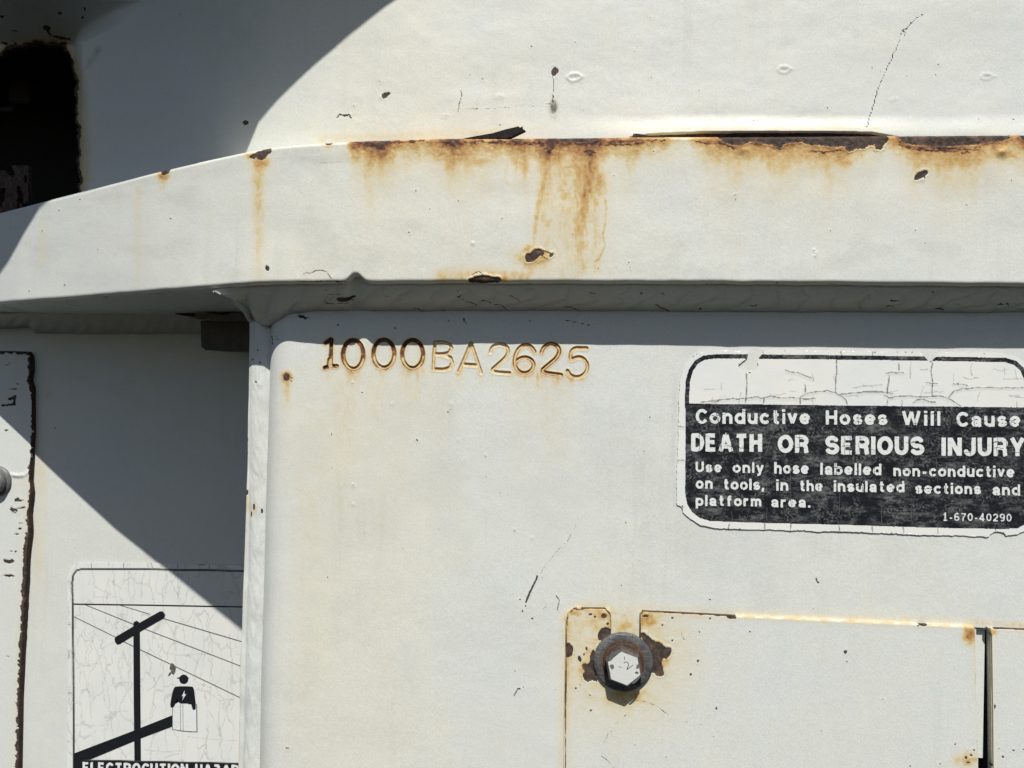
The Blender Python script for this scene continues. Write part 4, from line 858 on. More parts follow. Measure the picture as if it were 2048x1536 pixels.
# ================================================================== stickers
def sticker_material(name, glossy=.35):
    M = Mat(name); k = M.attr('ink').outputs['Fac']; cr = M.attr('crack').outputs['Fac']
    n = M.noise(700, 5, .7); ns = M.noise(220, 5, .75, stretch=(.45, 1, 1.5), w=4); big = M.noise(25, 3, .5, w=8); nb = M.noise(90, 5, .7, w=6)
    white = M.mix(M.rng(big, .3, .7, 0, 1), (.68, .70, .69), (.73, .73, .69))
    white = M.mix(M.rng(n, .58, .8, 0, .35), white, (.45, .45, .42))
    wear = M.math('MULTIPLY', M.rng(ns, .44, .74), M.rng(M.math('ADD', M.math('MULTIPLY', nb, .6), M.math('MULTIPLY', big, .4)), .38, .58))
    black = M.mix(wear, (.009, .010, .014), (.17, .175, .175))
    black = M.mix(M.math('MULTIPLY', M.rng(n, .50, .62, 0, .9), M.rng(nb, .42, .6)), black, (.15, .155, .155))
    f = M.rng(M.math('ADD', k, M.math('MULTIPLY', M.math('SUBTRACT', n, .5), .35)), .42, .58)
    col = M.mix(f, white, black); col = M.mix(cr, col, (.10, .10, .09))
    return M.out(col, M.rng(n, .3, .7, glossy, glossy + .15), M.bump(n, .00008, .6), None, .25)
STK = sticker_material('printed_sticker_film')
def craze_material():
    M = Mat('crazed_white_sticker'); k = M.attr('ink').outputs['Fac']; cr = M.attr('crack').outputs['Fac']; n = M.noise(600, 5, .7); big = M.noise(25, 3, .5, w=8)
    vo = M.nt.nodes.new('ShaderNodeTexVoronoi'); vo.feature = 'DISTANCE_TO_EDGE'; mp = M.nt.nodes.new('ShaderNodeMapping'); mp.inputs['Scale'].default_value = (84, 1, 28)
    wv = M.nt.nodes.new('ShaderNodeTexNoise'); wv.inputs['Scale'].default_value = 90; wv.inputs['Detail'].default_value = 4; M.ln(M.tc.outputs['Object'], wv.inputs['Vector'])
    ad = M.nt.nodes.new('ShaderNodeMix'); ad.data_type = 'VECTOR'; ad.inputs[0].default_value = .016; M.ln(M.tc.outputs['Object'], ad.inputs[4]); M.ln(wv.outputs['Color'], ad.inputs[5]); M.ln(ad.outputs[1], mp.inputs[0]); M.ln(mp.outputs[0], vo.inputs['Vector'])
    vo.voronoi_dimensions = '3D'; vo.inputs['Scale'].default_value = 1
    cz = M.math('MULTIPLY', M.rng(vo.outputs['Distance'], .0, .045, 1, 0), M.rng(M.noise(60, 3, .6, w=3), .30, .52, .03, .36))
    col = M.mix(M.rng(big, .3, .7), (.66, .68, .66), (.71, .72, .69)); col = M.mix(cz, col, (.30, .30, .28)); col = M.mix(M.rng(n, .6, .8, 0, .25), col, (.45, .45, .42))
    col = M.mix(k, col, (.012, .013, .017)); col = M.mix(cr, col, (.14, .14, .13))
    return M.out(col, .42, M.bump(M.math('SUBTRACT', M.math('MULTIPLY', n, .4), cz), .0001, .7))
CRZ = craze_material()
def ink_material(name, c, worn, amt=.5):
    M = Mat(name); n = M.noise(700, 5, .7); ns = M.noise(240, 5, .75, stretch=(.4, 1, 2), w=4)
    return M.out(M.mix(M.rng(M.math('ADD', M.math('MULTIPLY', n, .5), M.math('MULTIPLY', ns, .5)), .53, .62, 0, amt), c, worn), .45, M.bump(n, .00008, .6))
WINK = ink_material('white_lettering', (.70, .72, .71), (.22, .225, .225), .55); BINK = ink_material('black_print', (.008, .009, .013), (.06, .06, .06), .2)
GREYINK = ink_material('thin_grey_line', (.12, .12, .12), (.3, .3, .3), .6); CRK = ink_material('crack_shade', (.05, .048, .045), (.25, .25, .23), .8)
SCUFF = ink_material('scuffed_print', (.10, .10, .10), (.2, .2, .2), .7)

def sticker_sheet(root, x0, y0, x1, y1, step, Y, off, outline, ragged, holes, inkfn, crackfn, mat, thick=.0003, curl=None):
    xs = axis([(x0, x1, step)]); ys = axis([(y0, y1, step)]); PX, PY = np.meshgrid(xs, ys)
    d = sdf(PX, PY, outline) + ragged * ((fbm(PX / 14, PY / 14, 3) - .5) * 2 + (fbm(PX / 4, PY / 4, 6) - .5))
    for h in holes: d = np.maximum(d, -(sdf(PX, PY, smooth_poly(h, 1)) + 1.5 * (fbm(PX / 5, PY / 5, 9) - .5)))
    ctr = (d[:-1, :-1] + d[1:, 1:] + d[1:, :-1] + d[:-1, 1:]) / 4; kc = ctr < 0
    gy, gx = np.gradient(d); gx /= step; gy /= step; gl = np.hypot(gx, gy) + 1e-6; near = np.abs(d) < .8 * step
    sx = np.where(near, PX - d * gx / gl, PX); sy = np.where(near, PY - d * gy / gl, PY)
    ink = inkfn(PX, PY); W = Wear(sx, sy); crackfn(W); P = U(sx, sy, Y)
    P[..., 1] -= off + (W.H + .1 * (fbm(PX / 20, PY / 20, 4) - .5)) * .001
    return grid('sheet', P, mat, root, None, keep=kc, thick=thick, extra={'ink': np.clip(ink, 0, 1), 'crack': np.clip(W.G, 0, 1)})
def arc(cx, cy, rx, ry, a0, a1, n=14):
    return [(cx + rx * math.cos(math.radians(a0 + (a1 - a0) * i / n)), cy + ry * math.sin(math.radians(a0 + (a1 - a0) * i / n))) for i in range(n + 1)]
O_ = lambda x=0: arc(x + .22, .37, .22, .27, 0, 360, 24)
HUMP = [(0, .40)] + arc(.2, .42, .2, .22, 160, 0, 10) + [(.4, 0)]
FONT = {
 'C': [arc(.28, .5, .28, .4, 38, 322, 22)], 'O': [arc(.29, .5, .29, .4, 0, 360, 30)], 'D': [[(0, .1), (0, .9), (.2, .9)] + arc(.2, .5, .3, .4, 90, -90, 14) + [(0, .1)]], 'E': [[(0, 0), (0, 1)], [(0, .9), (.42, .9)], [(0, .52), (.39, .52)], [(0, .1), (.43, .1)]],
 'A': [[(0, 0), (.27, .94)], [(.33, .94), (.6, 0)], [(.27, .94), (.33, .94)], [(.1, .29), (.5, .29)]], 'T': [[(0, .9), (.54, .9)], [(.27, 0), (.27, .9)]], 'H': [[(0, 0), (0, 1)], [(.48, 0), (.48, 1)], [(0, .53), (.48, .53)]],
 'R': [[(0, 0), (0, 1)], [(0, .9), (.27, .9)] + arc(.27, .685, .21, .215, 90, -90, 12) + [(0, .47)], [(.28, .47), (.40, .42), (.45, .30), (.46, .12), (.49, 0)]], 'S': [arc(.25, .69, .23, .21, 18, 250, 16) + arc(.26, .3, .25, .2, 75, -165, 16)],
 'I': [[(0, 0), (0, 1)]], 'N': [[(0, 0), (0, 1)], [(.03, .94), (.45, .06)], [(.48, 0), (.48, 1)]], 'J': [[(.38, 1), (.38, .33)] + arc(.19, .3, .19, .2, 0, -175, 12)], 'U': [[(0, 1), (0, .36)] + arc(.24, .36, .24, .26, 180, 360, 14) + [(.48, 1)]],
 'Y': [[(0, 1), (.27, .42)], [(.54, 1), (.27, .42)], [(.27, .46), (.27, 0)]], 'W': [[(0, 1), (.18, .06)], [(.18, .06), (.37, .94)], [(.37, .94), (.56, .06)], [(.56, .06), (.74, 1)]], 'L': [[(0, 0), (0, 1)], [(0, .1), (.4, .1)]], 'Z': [[(0, .9), (.46, .9)], [(.46, .88), (.02, .12)], [(0, .1), (.5, .1)]],
 'o': [O_()], 'c': [arc(.22, .37, .22, .27, 42, 318, 20)], 'e': [arc(.22, .37, .22, .27, 0, 318, 22), [(.02, .36), (.44, .36)]], 'n': [[(0, 0), (0, .74)], HUMP], 'u': [[(.4, 0), (.4, .74)], [(0, .74)] + arc(.2, .32, .2, .22, 180, 340, 10) + [(.4, .36)]],
 'm': [[(0, 0), (0, .74)], [(0, .42)] + arc(.16, .44, .16, .2, 160, 0, 9) + [(.32, 0)], [(.32, .42)] + arc(.48, .44, .16, .2, 160, 0, 9) + [(.64, 0)]], 'h': [[(0, 0), (0, 1)], HUMP], 'd': [O_(), [(.44, 0), (.44, 1)]], 'b': [O_(), [(0, 0), (0, 1)]], 'p': [O_(), [(0, -.27), (0, .74)]],
 'a': [[(.03, .52)] + arc(.2, .46, .18, .18, 160, 0, 10) + [(.38, .12), (.42, 0)], arc(.19, .22, .17, .13, 0, 360, 16)], 's': [arc(.19, .49, .17, .15, 22, 250, 12) + arc(.2, .24, .18, .14, 75, -162, 12)], 't': [[(.13, .95), (.13, .24)] + arc(.25, .22, .12, .12, 180, 290, 6), [(0, .64), (.3, .64)]],
 'i': [[(0, 0), (0, .74)], [(0, .86), (0, 1.02)]], 'l': [[(0, 0), (0, 1)]], 'v': [[(0, .74), (.2, .07)], [(.2, .07), (.4, .74)]], 'y': [[(0, .74), (.2, .08)], [(.4, .74), (.16, -.12), (.1, -.18), (.0, -.18)]], 'f': [[(.12, 0), (.12, .74)] + arc(.24, .76, .12, .14, 180, 80, 6), [(0, .64), (.3, .64)]],
 'r': [[(0, 0), (0, .74)], [(0, .42)] + arc(.18, .44, .18, .2, 165, 85, 6) + [(.27, .64)]], '-': [[(0, .34), (.26, .34)]], ',': [[(0.02, .2), (0.02, .05), (-.03, -.14)]], '.': [[(0, 0), (0, .2)]],
 '1': [[(.22, 0), (.22, 1)], [(.02, .74), (.22, .84)], [(.02, .06), (.42, .06)]], '6': [arc(.23, .31, .22, .23, 0, 360, 20), [(.4, .84)] + arc(.26, .5, .25, .42, 80, 190, 10)], '7': [[(0, .9), (.46, .9), (.2, .35), (.16, 0)]], '0': [arc(.23, .5, .22, .41, 0, 360, 24)],
 '4': [[(.36, 0), (.36, .95), (0, .3), (0, .26), (.5, .26)]], '2': [arc(.23, .66, .21, .25, 170, -30, 12) + [(.02, .12), (.02, .09), (.46, .09)]], '9': [arc(.23, .68, .22, .23, 0, 360, 20), [(.08, .15)] + arc(.2, .5, .25, .42, -100, 10, 10)]}
def stroke_sdf(X, Y, pts, hw):
    best = np.full(X.shape, 1e9); n = len(pts) - 1; closed = math.dist(pts[0], pts[-1]) < 1e-3
    for i in range(n):
        a, b = pts[i], pts[i + 1]; dx, dy = b[0] - a[0], b[1] - a[1]; l = math.hypot(dx, dy)
        if l < 1e-6: continue
        dx /= l; dy /= l; al = (X - a[0]) * dx + (Y - a[1]) * dy; pe = np.abs(-(X - a[0]) * dy + (Y - a[1]) * dx)
        e0 = np.maximum(-al, 0); e1 = np.maximum(al - l, 0)
        d = np.hypot(pe, e0 + e1) - hw
        if not closed and i == 0: d = np.where(al < 0, np.maximum(pe - hw, -al), d)
        if not closed and i == n - 1: d = np.where(al > l, np.maximum(pe - hw, al - l), d)
        best = np.minimum(best, d)
    return best
def words(name, items, Y, off, mat, root, bold=.1, cracks=()):
    """raised print: every word a cell sheet cut to its letters and broken by the cracks; items (text, x0, x1, baseline y, cap height px, slope)"""
    V, Q = [], []; nb = 0; step = .72
    for txt, x0, x1, yb, ch, sl in items:
        hw = bold * ch; pen = 0; strokes = []
        for c in txt:
            g = FONT[c]; strokes.append([[(pen + x, y) for x, y in st] for st in g]); xm = max(x for st in g for x, y in st); pen += xm + .31
        pen -= .31; x_lo = min(x for g in strokes for st in g for x, y in st)
        k_ = (x1 - x0 - 2 * hw) / (pen - x_lo)
        xs = np.arange(x0 - 2, x1 + 2, step); ys = np.arange(yb - 1.12 * ch - 3, yb + .32 * ch + 4, step); X, Yg = np.meshgrid(xs, ys); D = np.full(X.shape, 99.)
        for g in strokes:
            gp = [[(x0 + hw + (x - x_lo) * k_, yb - y * ch + (x0 + (x - x_lo) * k_ - x0) * sl) for x, y in st] for st in g]
            gx0 = min(p[0] for st in gp for p in st) - hw - 3; gx1 = max(p[0] for st in gp for p in st) + hw + 3
            i0, i1 = np.searchsorted(xs, gx0), np.searchsorted(xs, gx1)
            for st in gp: D[:, i0:i1] = np.minimum(D[:, i0:i1], stroke_sdf(X[:, i0:i1], Yg[:, i0:i1], st, hw))
        D = D + .9 * (fbm(X / 2.6, Yg / 2.6, 7) - .5) + .5 * (fbm(X / 9, Yg / 9, 17) - .5)
        for pts, w in cracks:
            if max(p[0] for p in pts) < x0 or min(p[0] for p in pts) > x1 or min(p[1] for p in pts) > yb + ch or max(p[1] for p in pts) < yb - 1.2 * ch: continue
            D = np.maximum(D, w - seg_dist(X + 1.5 * (fbm(X / 4, Yg / 4, 3) - .5), Yg + 1.5 * (fbm(X / 4, Yg / 4, 5) - .5), pts)[0])
        D = np.maximum(D, 7 * (fbm(X / 5, Yg / 1.8, 23) - .84)) if bold > .05 else D
        gy, gx = np.gradient(D); gx /= step; gy /= step; gl = np.hypot(gx, gy) + 1e-6; near = np.abs(D) < .8 * step
        SX = np.where(near, X - D * gx / gl, X); SY = np.where(near, Yg - D * gy / gl, Yg)
        ctr = (D[:-1, :-1] + D[1:, 1:] + D[1:, :-1] + D[:-1, 1:]) / 4
        idx = np.arange(X.size).reshape(X.shape); q = np.stack([idx[:-1, :-1], idx[1:, :-1], idx[1:, 1:], idx[:-1, 1:]], -1)[ctr < 0]
        used = np.zeros(X.size, bool); used[q.reshape(-1)] = True; rm = np.cumsum(used) - 1
        P = U(SX.reshape(-1)[used], SY.reshape(-1)[used], Y); P[:, 1] -= off
        V.append(P); Q.append(rm[q] + nb); nb += len(P)
    V = np.concatenate(V); q = np.concatenate(Q); me = bpy.data.meshes.new(name)
    me.vertices.add(len(V)); me.vertices.foreach_set('co', V.astype(np.float32).reshape(-1)); me.loops.add(q.size); me.loops.foreach_set('vertex_index', q.astype(np.int32).reshape(-1))
    me.polygons.add(len(q)); me.polygons.foreach_set('loop_start', np.arange(0, q.size, 4, dtype=np.int32)); me.update(calc_edges=True); me.validate()
    return link(name, me, mat, root, False)

# ---- black and white hose warning ----
hose = empty('warning_sticker', 'black and white cracked hose warning sticker on the front panel', 'sticker')
SOUT = [(1357, 830), (1360, 760), (1366, 738), (1376, 720), (1390, 708), (1410, 702), (1500, 701), (1700, 702), (1900, 705), (2010, 708), (2035, 714), (2050, 730), (2060, 760), (2062, 1040), (2052, 1060), (2035, 1068), (1990, 1073), (1850, 1070), (1700, 1064),
        (1560, 1060), (1440, 1057), (1400, 1050), (1378, 1036), (1365, 1024), (1363, 1013), (1353, 1008), (1352, 960), (1356, 900)]
HO = [[(1497, 713), (1487, 722), (1475, 731), (1478, 739), (1492, 745), (1508, 743), (1517, 733), (1515, 722), (1520, 712), (1528, 706), (1524, 692), (1494, 692)],
      [(1845, 708), (1850, 715), (1855, 721), (1862, 723), (1870, 715), (1880, 708), (1892, 699), (1892, 692), (1830, 692), (1832, 703)], [(1980, 1068), (1990, 1062), (2005, 1064), (2012, 1070), (2005, 1080), (1975, 1080)], [(1350, 1012), (1360, 1012), (1363, 1022), (1350, 1026)]]
FIELD = [(1371, 807), (1700, 811), (2058, 815), (2058, 1030), (2050, 1048), (2035, 1056), (2010, 1058), (1850, 1055), (1700, 1050), (1500, 1045), (1420, 1042), (1400, 1036), (1384, 1024), (1374, 1008), (1370, 985)]
def hose_ink(X, Y):
    j = 1.2 * (fbm(X / 3, Y / 3, 11) - .5); a = 1 - sst(-.6, .6, sdf(X, Y, FIELD) + j)
    d, t = seg_dist(X, Y, [(1374, 815), (1374, 790), (1376, 760), (1382, 740), (1393, 724), (1408, 715.5), (1428, 713), (1500, 713), (1700, 715), (1900, 718), (2010, 720), (2030, 726), (2043, 738), (2051, 755), (2055, 780), (2056, 820)])
    return np.maximum(a, 1 - sst(3.8, 5, d + j))
z6 = lambda L: [(1320 + a / 2.813, 680 + b / 2.813) for a, b in L]
HC = [[(487, 185), (488, 250), (483, 320), (480, 350)], [(990, 110), (996, 160), (990, 200), (985, 240), (988, 295)], [(1528, 120), (1525, 180), (1532, 240), (1530, 315)], [(230, 350), (320, 338), (400, 330), (480, 332), (540, 318), (570, 328), (620, 318), (680, 326), (760, 325), (830, 332), (870, 328)],
      [(790, 318), (830, 300), (880, 290), (940, 285), (990, 297), (1025, 320), (1045, 335), (1052, 362)], [(1010, 308), (1060, 300), (1140, 292), (1220, 290), (1280, 295), (1310, 300)], [(1262, 312), (1290, 325), (1340, 318), (1400, 312), (1440, 320), (1500, 318), (1570, 315), (1610, 325), (1650, 345), (1690, 372)],
      [(1420, 352), (1440, 338), (1480, 335), (1510, 345), (1550, 350)], [(1625, 318), (1650, 292), (1690, 275), (1750, 272), (1800, 268), (2048, 268)], [(705, 172), (740, 180), (790, 188), (820, 205), (850, 215)], [(1270, 185), (1320, 182), (1370, 183)], [(1290, 200), (1282, 250), (1278, 300)], [(1500, 240), (1560, 245)], [(1650, 245), (1700, 250), (1730, 255)],
      [(583, 328), (583, 355)], [(788, 325), (788, 358)], [(1280, 335), (1276, 362)], [(1017, 62), (1018, 85)], [(1197, 58), (1195, 82)], [(390, 1035), (385, 1060)], [(588, 1030), (585, 1060)], [(733, 1038), (733, 1070)], [(1005, 1045), (1006, 1070)], [(1193, 1045), (1192, 1080)], [(1368, 1050), (1370, 1085)], [(1560, 1058), (1562, 1088)], [(1885, 1062), (1890, 1095)],
      [(100, 488), (135, 489)], [(100, 678), (133, 677)], [(125, 930), (122, 970)], [(815, 250), (818, 295)], [(1342, 130), (1343, 170)], [(345, 335), (300, 350)]]
HC2 = [[(600, 940), (598, 1020)], [(400, 960), (408, 1020)], [(650, 480), (620, 560), (590, 650)], [(310, 360), (330, 500), (350, 640)], [(770, 640), (800, 690), (820, 700)], [(1010, 860), (1005, 1000)], [(1240, 900), (1245, 1030)], [(1410, 930), (1412, 1020)], [(730, 700), (735, 900)], [(1550, 660), (1560, 800)], [(1590, 370), (1620, 400), (1660, 440), (1680, 470)],
       [(1230, 650), (1190, 700), (1150, 710)], [(430, 600), (450, 660), (470, 690)], [(1020, 380), (1040, 430), (1050, 460)], [(300, 690), (320, 780)], [(890, 780), (885, 1030)]]
def hose_crack(W):
    q_ = random.Random(77)
    for i in range(34):
        x, y = q_.uniform(1385, 2040), q_.choice((q_.uniform(722, 800), q_.uniform(780, 803))); pts = [(x, y)]; v_ = q_.random() < .4
        for k_ in range(q_.randint(2, 5)): pts.append((pts[-1][0] + (q_.uniform(-2, 2) if v_ else q_.uniform(3, 12)), pts[-1][1] + (q_.uniform(3, 9) if v_ else q_.uniform(-2, 2))))
        W.line('G', pts, .8, q_.uniform(.25, .6), jit=2, soft=False, rough=.6, seed=i)
    for i, L_ in enumerate(HC):
        W.line('G', z6(L_), 1.15, .85, jit=1.6, soft=False, rough=.35, seed=i * 3); W.line('H', [(x, y + 2) for x, y in z6(L_)], 2.2, .12, seed=i)
    W.G *= 1.0
hs_ = sticker_sheet(hose, 1344, 690, 2068, 1082, 1.45, YP - .0006, .00035, SOUT, 2.2, HO, hose_ink, hose_crack, STK)
L1 = [('Conductive', 1391, 1620, 847, 29, .006), ('Hoses', 1651, 1774, 849, 28, .006), ('Will', 1803, 1880, 851, 29, .004), ('Cause', 1912, 2040, 853, 29, .004)]
L2 = [('DEATH', 1382, 1524, 902, 35, .010), ('OR', 1555, 1617, 905, 35, .008), ('SERIOUS', 1650, 1848, 908, 36, .008), ('INJURY', 1882, 2049, 911, 36, .006)]
L3 = [('Use', 1391, 1443, 944, 21, .01), ('only', 1465, 1527, 945, 21, .01), ('hose', 1548, 1617, 947, 23, .01), ('labelled', 1640, 1762, 949, 23, .01), ('non-conductive', 1786, 2028, 952, 22, .01)]
L4 = [('on', 1391, 1425, 977, 22, .01), ('tools,', 1446, 1528, 979, 22, .01), ('in', 1552, 1576, 981, 22, .01), ('the', 1598, 1645, 982, 22, .01), ('insulated', 1667, 1808, 983, 22, .01), ('sections', 1830, 1961, 987, 22, .01), ('and', 1984, 2039, 990, 22, .01)]
L5 = [('platform', 1391, 1522, 1011, 21, .012), ('area.', 1542, 1620, 1014, 21, .01)]
L6 = [('1-670-40290', 1885, 2022, 1041, 16, .015)]
r_ = random.Random(31); lc = []
for (t, x0, x1, yb, ch, sl) in L1 + L2 + L3 + L4 + L5:
    for _ in range(int((x1 - x0) / (22 if ch > 26 else 70))):
        x = r_.uniform(x0, x1); y = yb - r_.uniform(.1, .9) * ch; pts = [(x, y)]
        for s_ in range(4): pts.append((pts[-1][0] + r_.uniform(2, 7), pts[-1][1] + r_.uniform(-2.5, 2.5)))
        lc.append((pts, r_.uniform(.3, .6)))
    for _ in range(int((x1 - x0) / 45)):
        x = r_.uniform(x0, x1); y = yb - ch; pts = [(x, y)]
        for s_ in range(5): pts.append((pts[-1][0] + r_.uniform(-2, 2), pts[-1][1] + ch / 5))
        lc.append((pts, .45))
lc += [(z6(L_), .4) for L_ in HC2]
for Lx, bo in ((L1, .110), (L2, .122), (L3, .108), (L4, .108), (L5, .108), (L6, .08)): words('lettering', Lx, YP - .0006, .00062, WINK, hose, bo, lc)
ribbons('print_crack', [(z6(L_), .9) for L_ in HC2], YP - .0006, .00066, SCUFF, hose)

# ---- electrocution hazard sticker on the recessed panel ----
haz = empty('hazard_sticker', 'white crazed hazard sticker with black pole and worker pictogram on the recessed panel', 'sticker')
z7 = lambda L: [(a / 2.866, 1000 + b / 2.866) for a, b in L]
S2 = [(135, 1640), (136, 1200), (135, 1155), (139, 1140), (147, 1130), (160, 1125), (300, 1126), (480, 1130), (560, 1132), (575, 1140), (582, 1155), (582, 1640)]
def haz_ink(X, Y):
    d, _ = seg_dist(X, Y, [(148.5, 1640), (147, 1300), (145, 1165), (147, 1150), (153, 1141), (165, 1137.5), (300, 1138.5), (485, 1141.5), (575, 1143)])
    a = 1 - sst(1.3, 2.4, d + .5 * (fbm(X / 3, Y / 3, 2) - .5))
    return np.maximum(a, 1 - sst(-.6, .6, sdf(X, Y, [(148, 1518), (480, 1525), (578, 1527), (578, 1640), (148, 1640)])))
def haz_crack(W):
    for L_ in ([(525, 358), (527, 390)], [(712, 360), (710, 388)], [(870, 360), (872, 390)], [(1018, 362), (1020, 390)], [(1056, 364), (1056, 392)], [(1200, 366), (1200, 396)], [(388, 712), (405, 714)], [(388, 1105), (410, 1105)], [(388, 1385), (405, 1385)]): W.line('G', z7(L_), .9, .7, soft=False, jit=.5)
    for L_ in ([(520, 790), (560, 880), (590, 980), (620, 1080), (630, 1180), (640, 1290), (655, 1380)], [(530, 405), (545, 470), (540, 560)], [(660, 405), (655, 470), (668, 560), (675, 650), (665, 750)], [(740, 410), (735, 480), (745, 560)], [(830, 405), (815, 460), (808, 560)],
               [(850, 450), (870, 520), (885, 590)], [(955, 430), (935, 520), (930, 590)], [(1020, 410), (1022, 500), (1015, 590)], [(430, 965), (500, 950), (580, 930)], [(430, 1290), (520, 1295), (630, 1288)], [(620, 1065), (680, 1048), (760, 1045)], [(640, 1215), (700, 1208), (740, 1205)],
               [(560, 855), (620, 835), (660, 810)], [(510, 770), (550, 745), (600, 735)], [(1050, 1330), (1048, 1400), (1040, 1500)], [(1055, 1355), (1150, 1365), (1360, 1378)], [(825, 1430), (930, 1440), (1040, 1440)], [(880, 1340), (870, 1420), (862, 1490)], [(1200, 640), (1185, 720), (1215, 800), (1220, 880)], [(1210, 890), (1160, 880), (1080, 888), (1010, 885), (940, 875)],
               [(1000, 760), (1010, 860), (1000, 930)], [(1140, 900), (1120, 980), (1110, 1040)], [(1220, 900), (1215, 980), (1200, 1050)], [(1110, 1060), (1160, 1058), (1210, 1075)], [(1210, 1110), (1260, 1145), (1350, 1140)], [(1258, 1150), (1255, 1280), (1270, 1380), (1275, 1480)], [(850, 800), (865, 860), (900, 890)], [(930, 780), (935, 860), (960, 890)], [(480, 980), (500, 1060), (520, 1150), (525, 1250)],
               [(690, 900), (680, 950), (700, 1040)], [(845, 1090), (890, 1060), (880, 1000), (862, 960)], [(890, 1080), (880, 1160), (860, 1230)], [(545, 560), (600, 552), (665, 555)], [(1310, 760), (1330, 900), (1335, 1020)], [(1195, 1290), (1185, 1400), (1190, 1480)]):
        W.line('G', z7(L_), .8, .24, soft=False, jit=2, rough=.6, seed=int(L_[0][0]))
    W.blob('G', 487 - 8, 1150, 14, 5, .0)
    W.line('G', z7([(392, 868), (398, 890), (392, 905)]), 2, .5)
    m = W.box(134, 1310, 142, 1365)
sticker_sheet(haz, 130, 1120, 590, 1640, 1.9, YR - .0008, .0004, S2, 1.2, [[(128, 1140), (133, 1138), (142, 1130), (137, 1150), (134, 1160), (128, 1160)]], haz_ink, haz_crack, CRZ)
YH = YR - .0008
ribbons('border_line', [([(147, 1207.8), (300, 1210), (482, 1213.5), (560, 1215)], 2.6)], YH, .0006, BINK, haz)
for st_ in [([(171, 1209), (267, 1248)], [1.4, 1.9]), ([(281, 1254), (481, 1331.5), (540, 1354)], 1.8), ([(239, 1209.5), (300, 1228)], 1.4), ([(325, 1236), (481, 1282), (540, 1300)], 1.9), ([(146.5, 1232), (236, 1276)], 1.6), ([(248, 1283), (478, 1393.5), (540, 1425)], 1.8)]: ribbons('power_line', [st_], YH, .00058, GREYINK, haz)
def capsule(a, b, w, n=8):
    ang = math.atan2(b[1] - a[1], b[0] - a[0]); P = []
    for i in range(n + 1): t = ang + math.pi / 2 - math.pi * i / n; P.append((b[0] + w / 2 * .8 * math.cos(t), b[1] + w / 2 * math.sin(t)))
    for i in range(n + 1): t = ang - math.pi / 2 - math.pi * i / n; P.append((a[0] + w / 2 * .8 * math.cos(t), a[1] + w / 2 * math.sin(t)))
    return P
flat_polys('pole_print', [[(267.3, 1250), (268, 1244), (273.5, 1241), (279, 1244), (280.3, 1250), (281.5, 1400), (282.5, 1521), (269.5, 1521), (268, 1400)]], YH, .00062, BINK, haz)
flat_polys('crossarm_print', [[(231, 1284), (229.5, 1277), (233, 1272.5), (280, 1245), (320, 1222.5), (326, 1222), (331, 1229), (329, 1236), (285, 1261), (240, 1288), (235, 1289)]], YH, .00066, BINK, haz)
flat_polys('boom_print', [[(149, 1506), (262, 1463), (345, 1430), (345.5, 1452.5), (283, 1476), (181, 1518.5), (149, 1520)]], YH, .0007, BINK, haz)
flat_polys('worker_print', [z7(smooth_poly([(1010, 1066), (1100, 1066), (1113, 1075), (1118, 1120), (1127, 1190), (1117, 1203), (1104, 1200), (1094, 1165), (1022, 1165), (1018, 1130), (1003, 1182), (992, 1190), (976, 1183), (985, 1120), (998, 1076)], 1))], YH, .00066, BINK, haz)
flat_polys('head_print', [z7([(1055 + 26 * math.cos(a / 20 * 6.283), 1026 + 27 * math.sin(a / 20 * 6.283)) for a in range(20)])], YH, .00066, BINK, haz)
flat_polys('cap_print', [z7([(1012, 1019), (1030, 1014), (1040, 1004), (1070, 1004), (1078, 1014), (1086, 1019), (1078, 1023), (1030, 1023)])], YH, .0007, BINK, haz)
flat_polys('flash_print', [z7([(1062, 1088), (1044, 1124), (1054, 1122), (1046, 1148), (1070, 1110), (1059, 1112)])], YH, .0008, WINK, haz)
flat_polys('bucket_print', [z7([(991, 1166), (1035, 1168), (1127, 1172), (1130, 1326), (1045, 1322), (993, 1312)])], YH, .00072, WINK, haz)
flat_polys('arm_print', [z7(smooth_poly([(1090, 1120), (1116, 1110), (1127, 1192), (1117, 1203), (1104, 1200)], 1)), z7(smooth_poly([(1003, 1180), (992, 1190), (976, 1183), (984, 1130), (1003, 1125), (1012, 1150)], 1))], YH, .00078, BINK, haz)
ribbons('bucket_outline', [(z7([(991, 1190), (991, 1312), (1045, 1322), (1131, 1327)]), 1.2), (z7([(1131, 1327), (1129, 1168)]), 1.6), (z7([(1036, 1168), (1038, 1320)]), 1.0), (z7([(1050, 1168), (1052, 1322)]), .9)], YH, .0008, GREYINK, haz)
flat_polys('grime_spot', [z7([(985, 932), (1000, 940), (1010, 960), (1006, 985), (995, 1000), (985, 990), (975, 1003), (964, 1008), (972, 990), (984, 980), (974, 965), (978, 945)])], YH, .0008, ink_material('dark_grime', (.10, .095, .08), (.45, .45, .42), .8), haz)
words('lettering', [('ELECTROCUTION', 166, 377, 1546.5, 23, .018), ('HAZARD', 391, 496, 1550.5, 23, .018)], YH, .0008, WINK, haz, .105)

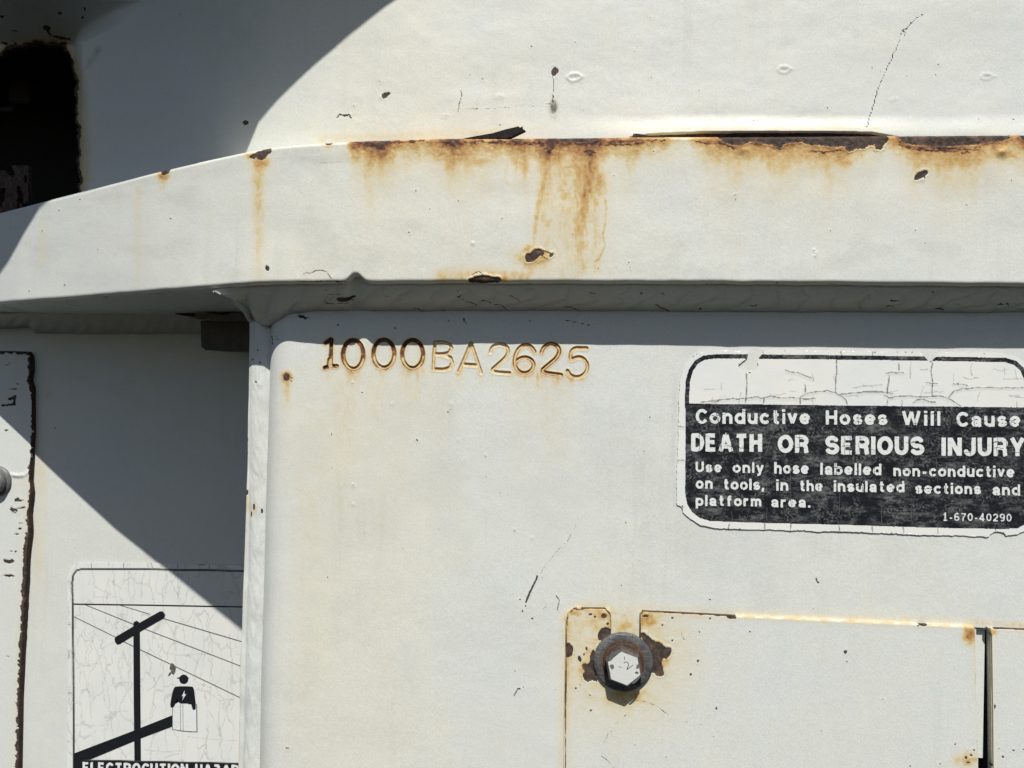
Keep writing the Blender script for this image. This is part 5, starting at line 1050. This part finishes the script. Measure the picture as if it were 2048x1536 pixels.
# ================================================================== overhanging arm above the frame that throws the curved shadow
YC = .40
def back(P, yc=YC):
    P = np.atleast_2d(P); return P + SUN[None] * ((yc - P[:, 1]) / SUN[1])[:, None]
wp = [(860, -60), (820, -30), (779, 0), (720, 46), (660, 94), (622, 128), (586, 162), (556, 193), (527, 226), (490, 268), (455, 313)]
fp = [(395, 312), (330, 327), (250, 349), (165, 374), (105, 388), (88, 400), (78, 411), (60, 440), (47, 461), (30, 492), (16, 517), (0, 541), (-22, 568)]
a = back(U([p[0] for p in wp], [p[1] for p in wp], CW)); b = back(U([p[0] for p in fp], [p[1] for p in fp], CF))
if __name__ == '__main__': print('arm outline', a[-1], b[0], b[6], b[-1])
pl = np.concatenate([a, b]); x_l = b[-1][0] - .35; z_t = a[0][2] + .42
ext = [(b[-1][0] - .012, b[-1][2] + .03), (b[-1][0] - .03, b[-1][2] + .12), (x_l, b[-1][2] + .30), (x_l, z_t), (a[0][0] + .16, z_t), (a[0][0] + .10, a[0][2] + .10)]
out = [(p[0], p[2]) for p in pl] + ext
bm = bmesh.new(); f0 = [bm.verts.new((x, YC, z)) for x, z in out]; f1 = [bm.verts.new((x, YC + .11, z)) for x, z in out]; n = len(out)
bm.faces.new(f0); bm.faces.new(f1[::-1])
for i in range(n): bm.faces.new((f0[i], f1[i], f1[(i + 1) % n], f0[(i + 1) % n]))
bmesh.ops.triangulate(bm, faces=[f for f in bm.faces if len(f.verts) > 4]); bmesh.ops.recalc_face_normals(bm, faces=bm.faces[:])
me = bpy.data.meshes.new('overhanging_arm'); bm.to_mesh(me); bm.free(); link('overhanging_arm', me, PLAIN, frame, False)
# unseen block added to dim the sky light, swept from it towards the sun
b0 = [np.array([x, YC - .002, z]) for x, z in out]; dv = -SUN / np.linalg.norm(SUN) * .9
bm = bmesh.new(); f0 = [bm.verts.new(p) for p in b0]; ct = np.array([x_l + .3, YC, z_t - .1]); f1 = [bm.verts.new(ct + (p - ct) * .8 + dv) for p in b0]; bm.faces.new(f0); bm.faces.new(f1[::-1])
for i in range(n): bm.faces.new((f0[i], f1[i], f1[(i + 1) % n], f0[(i + 1) % n]))
bmesh.ops.triangulate(bm, faces=[f for f in bm.faces if len(f.verts) > 4]); bmesh.ops.recalc_face_normals(bm, faces=bm.faces[:])
me = bpy.data.meshes.new('added_sky_blocker'); bm.to_mesh(me); bm.free(); link('added_sky_blocker', me, PLAIN, frame, False)
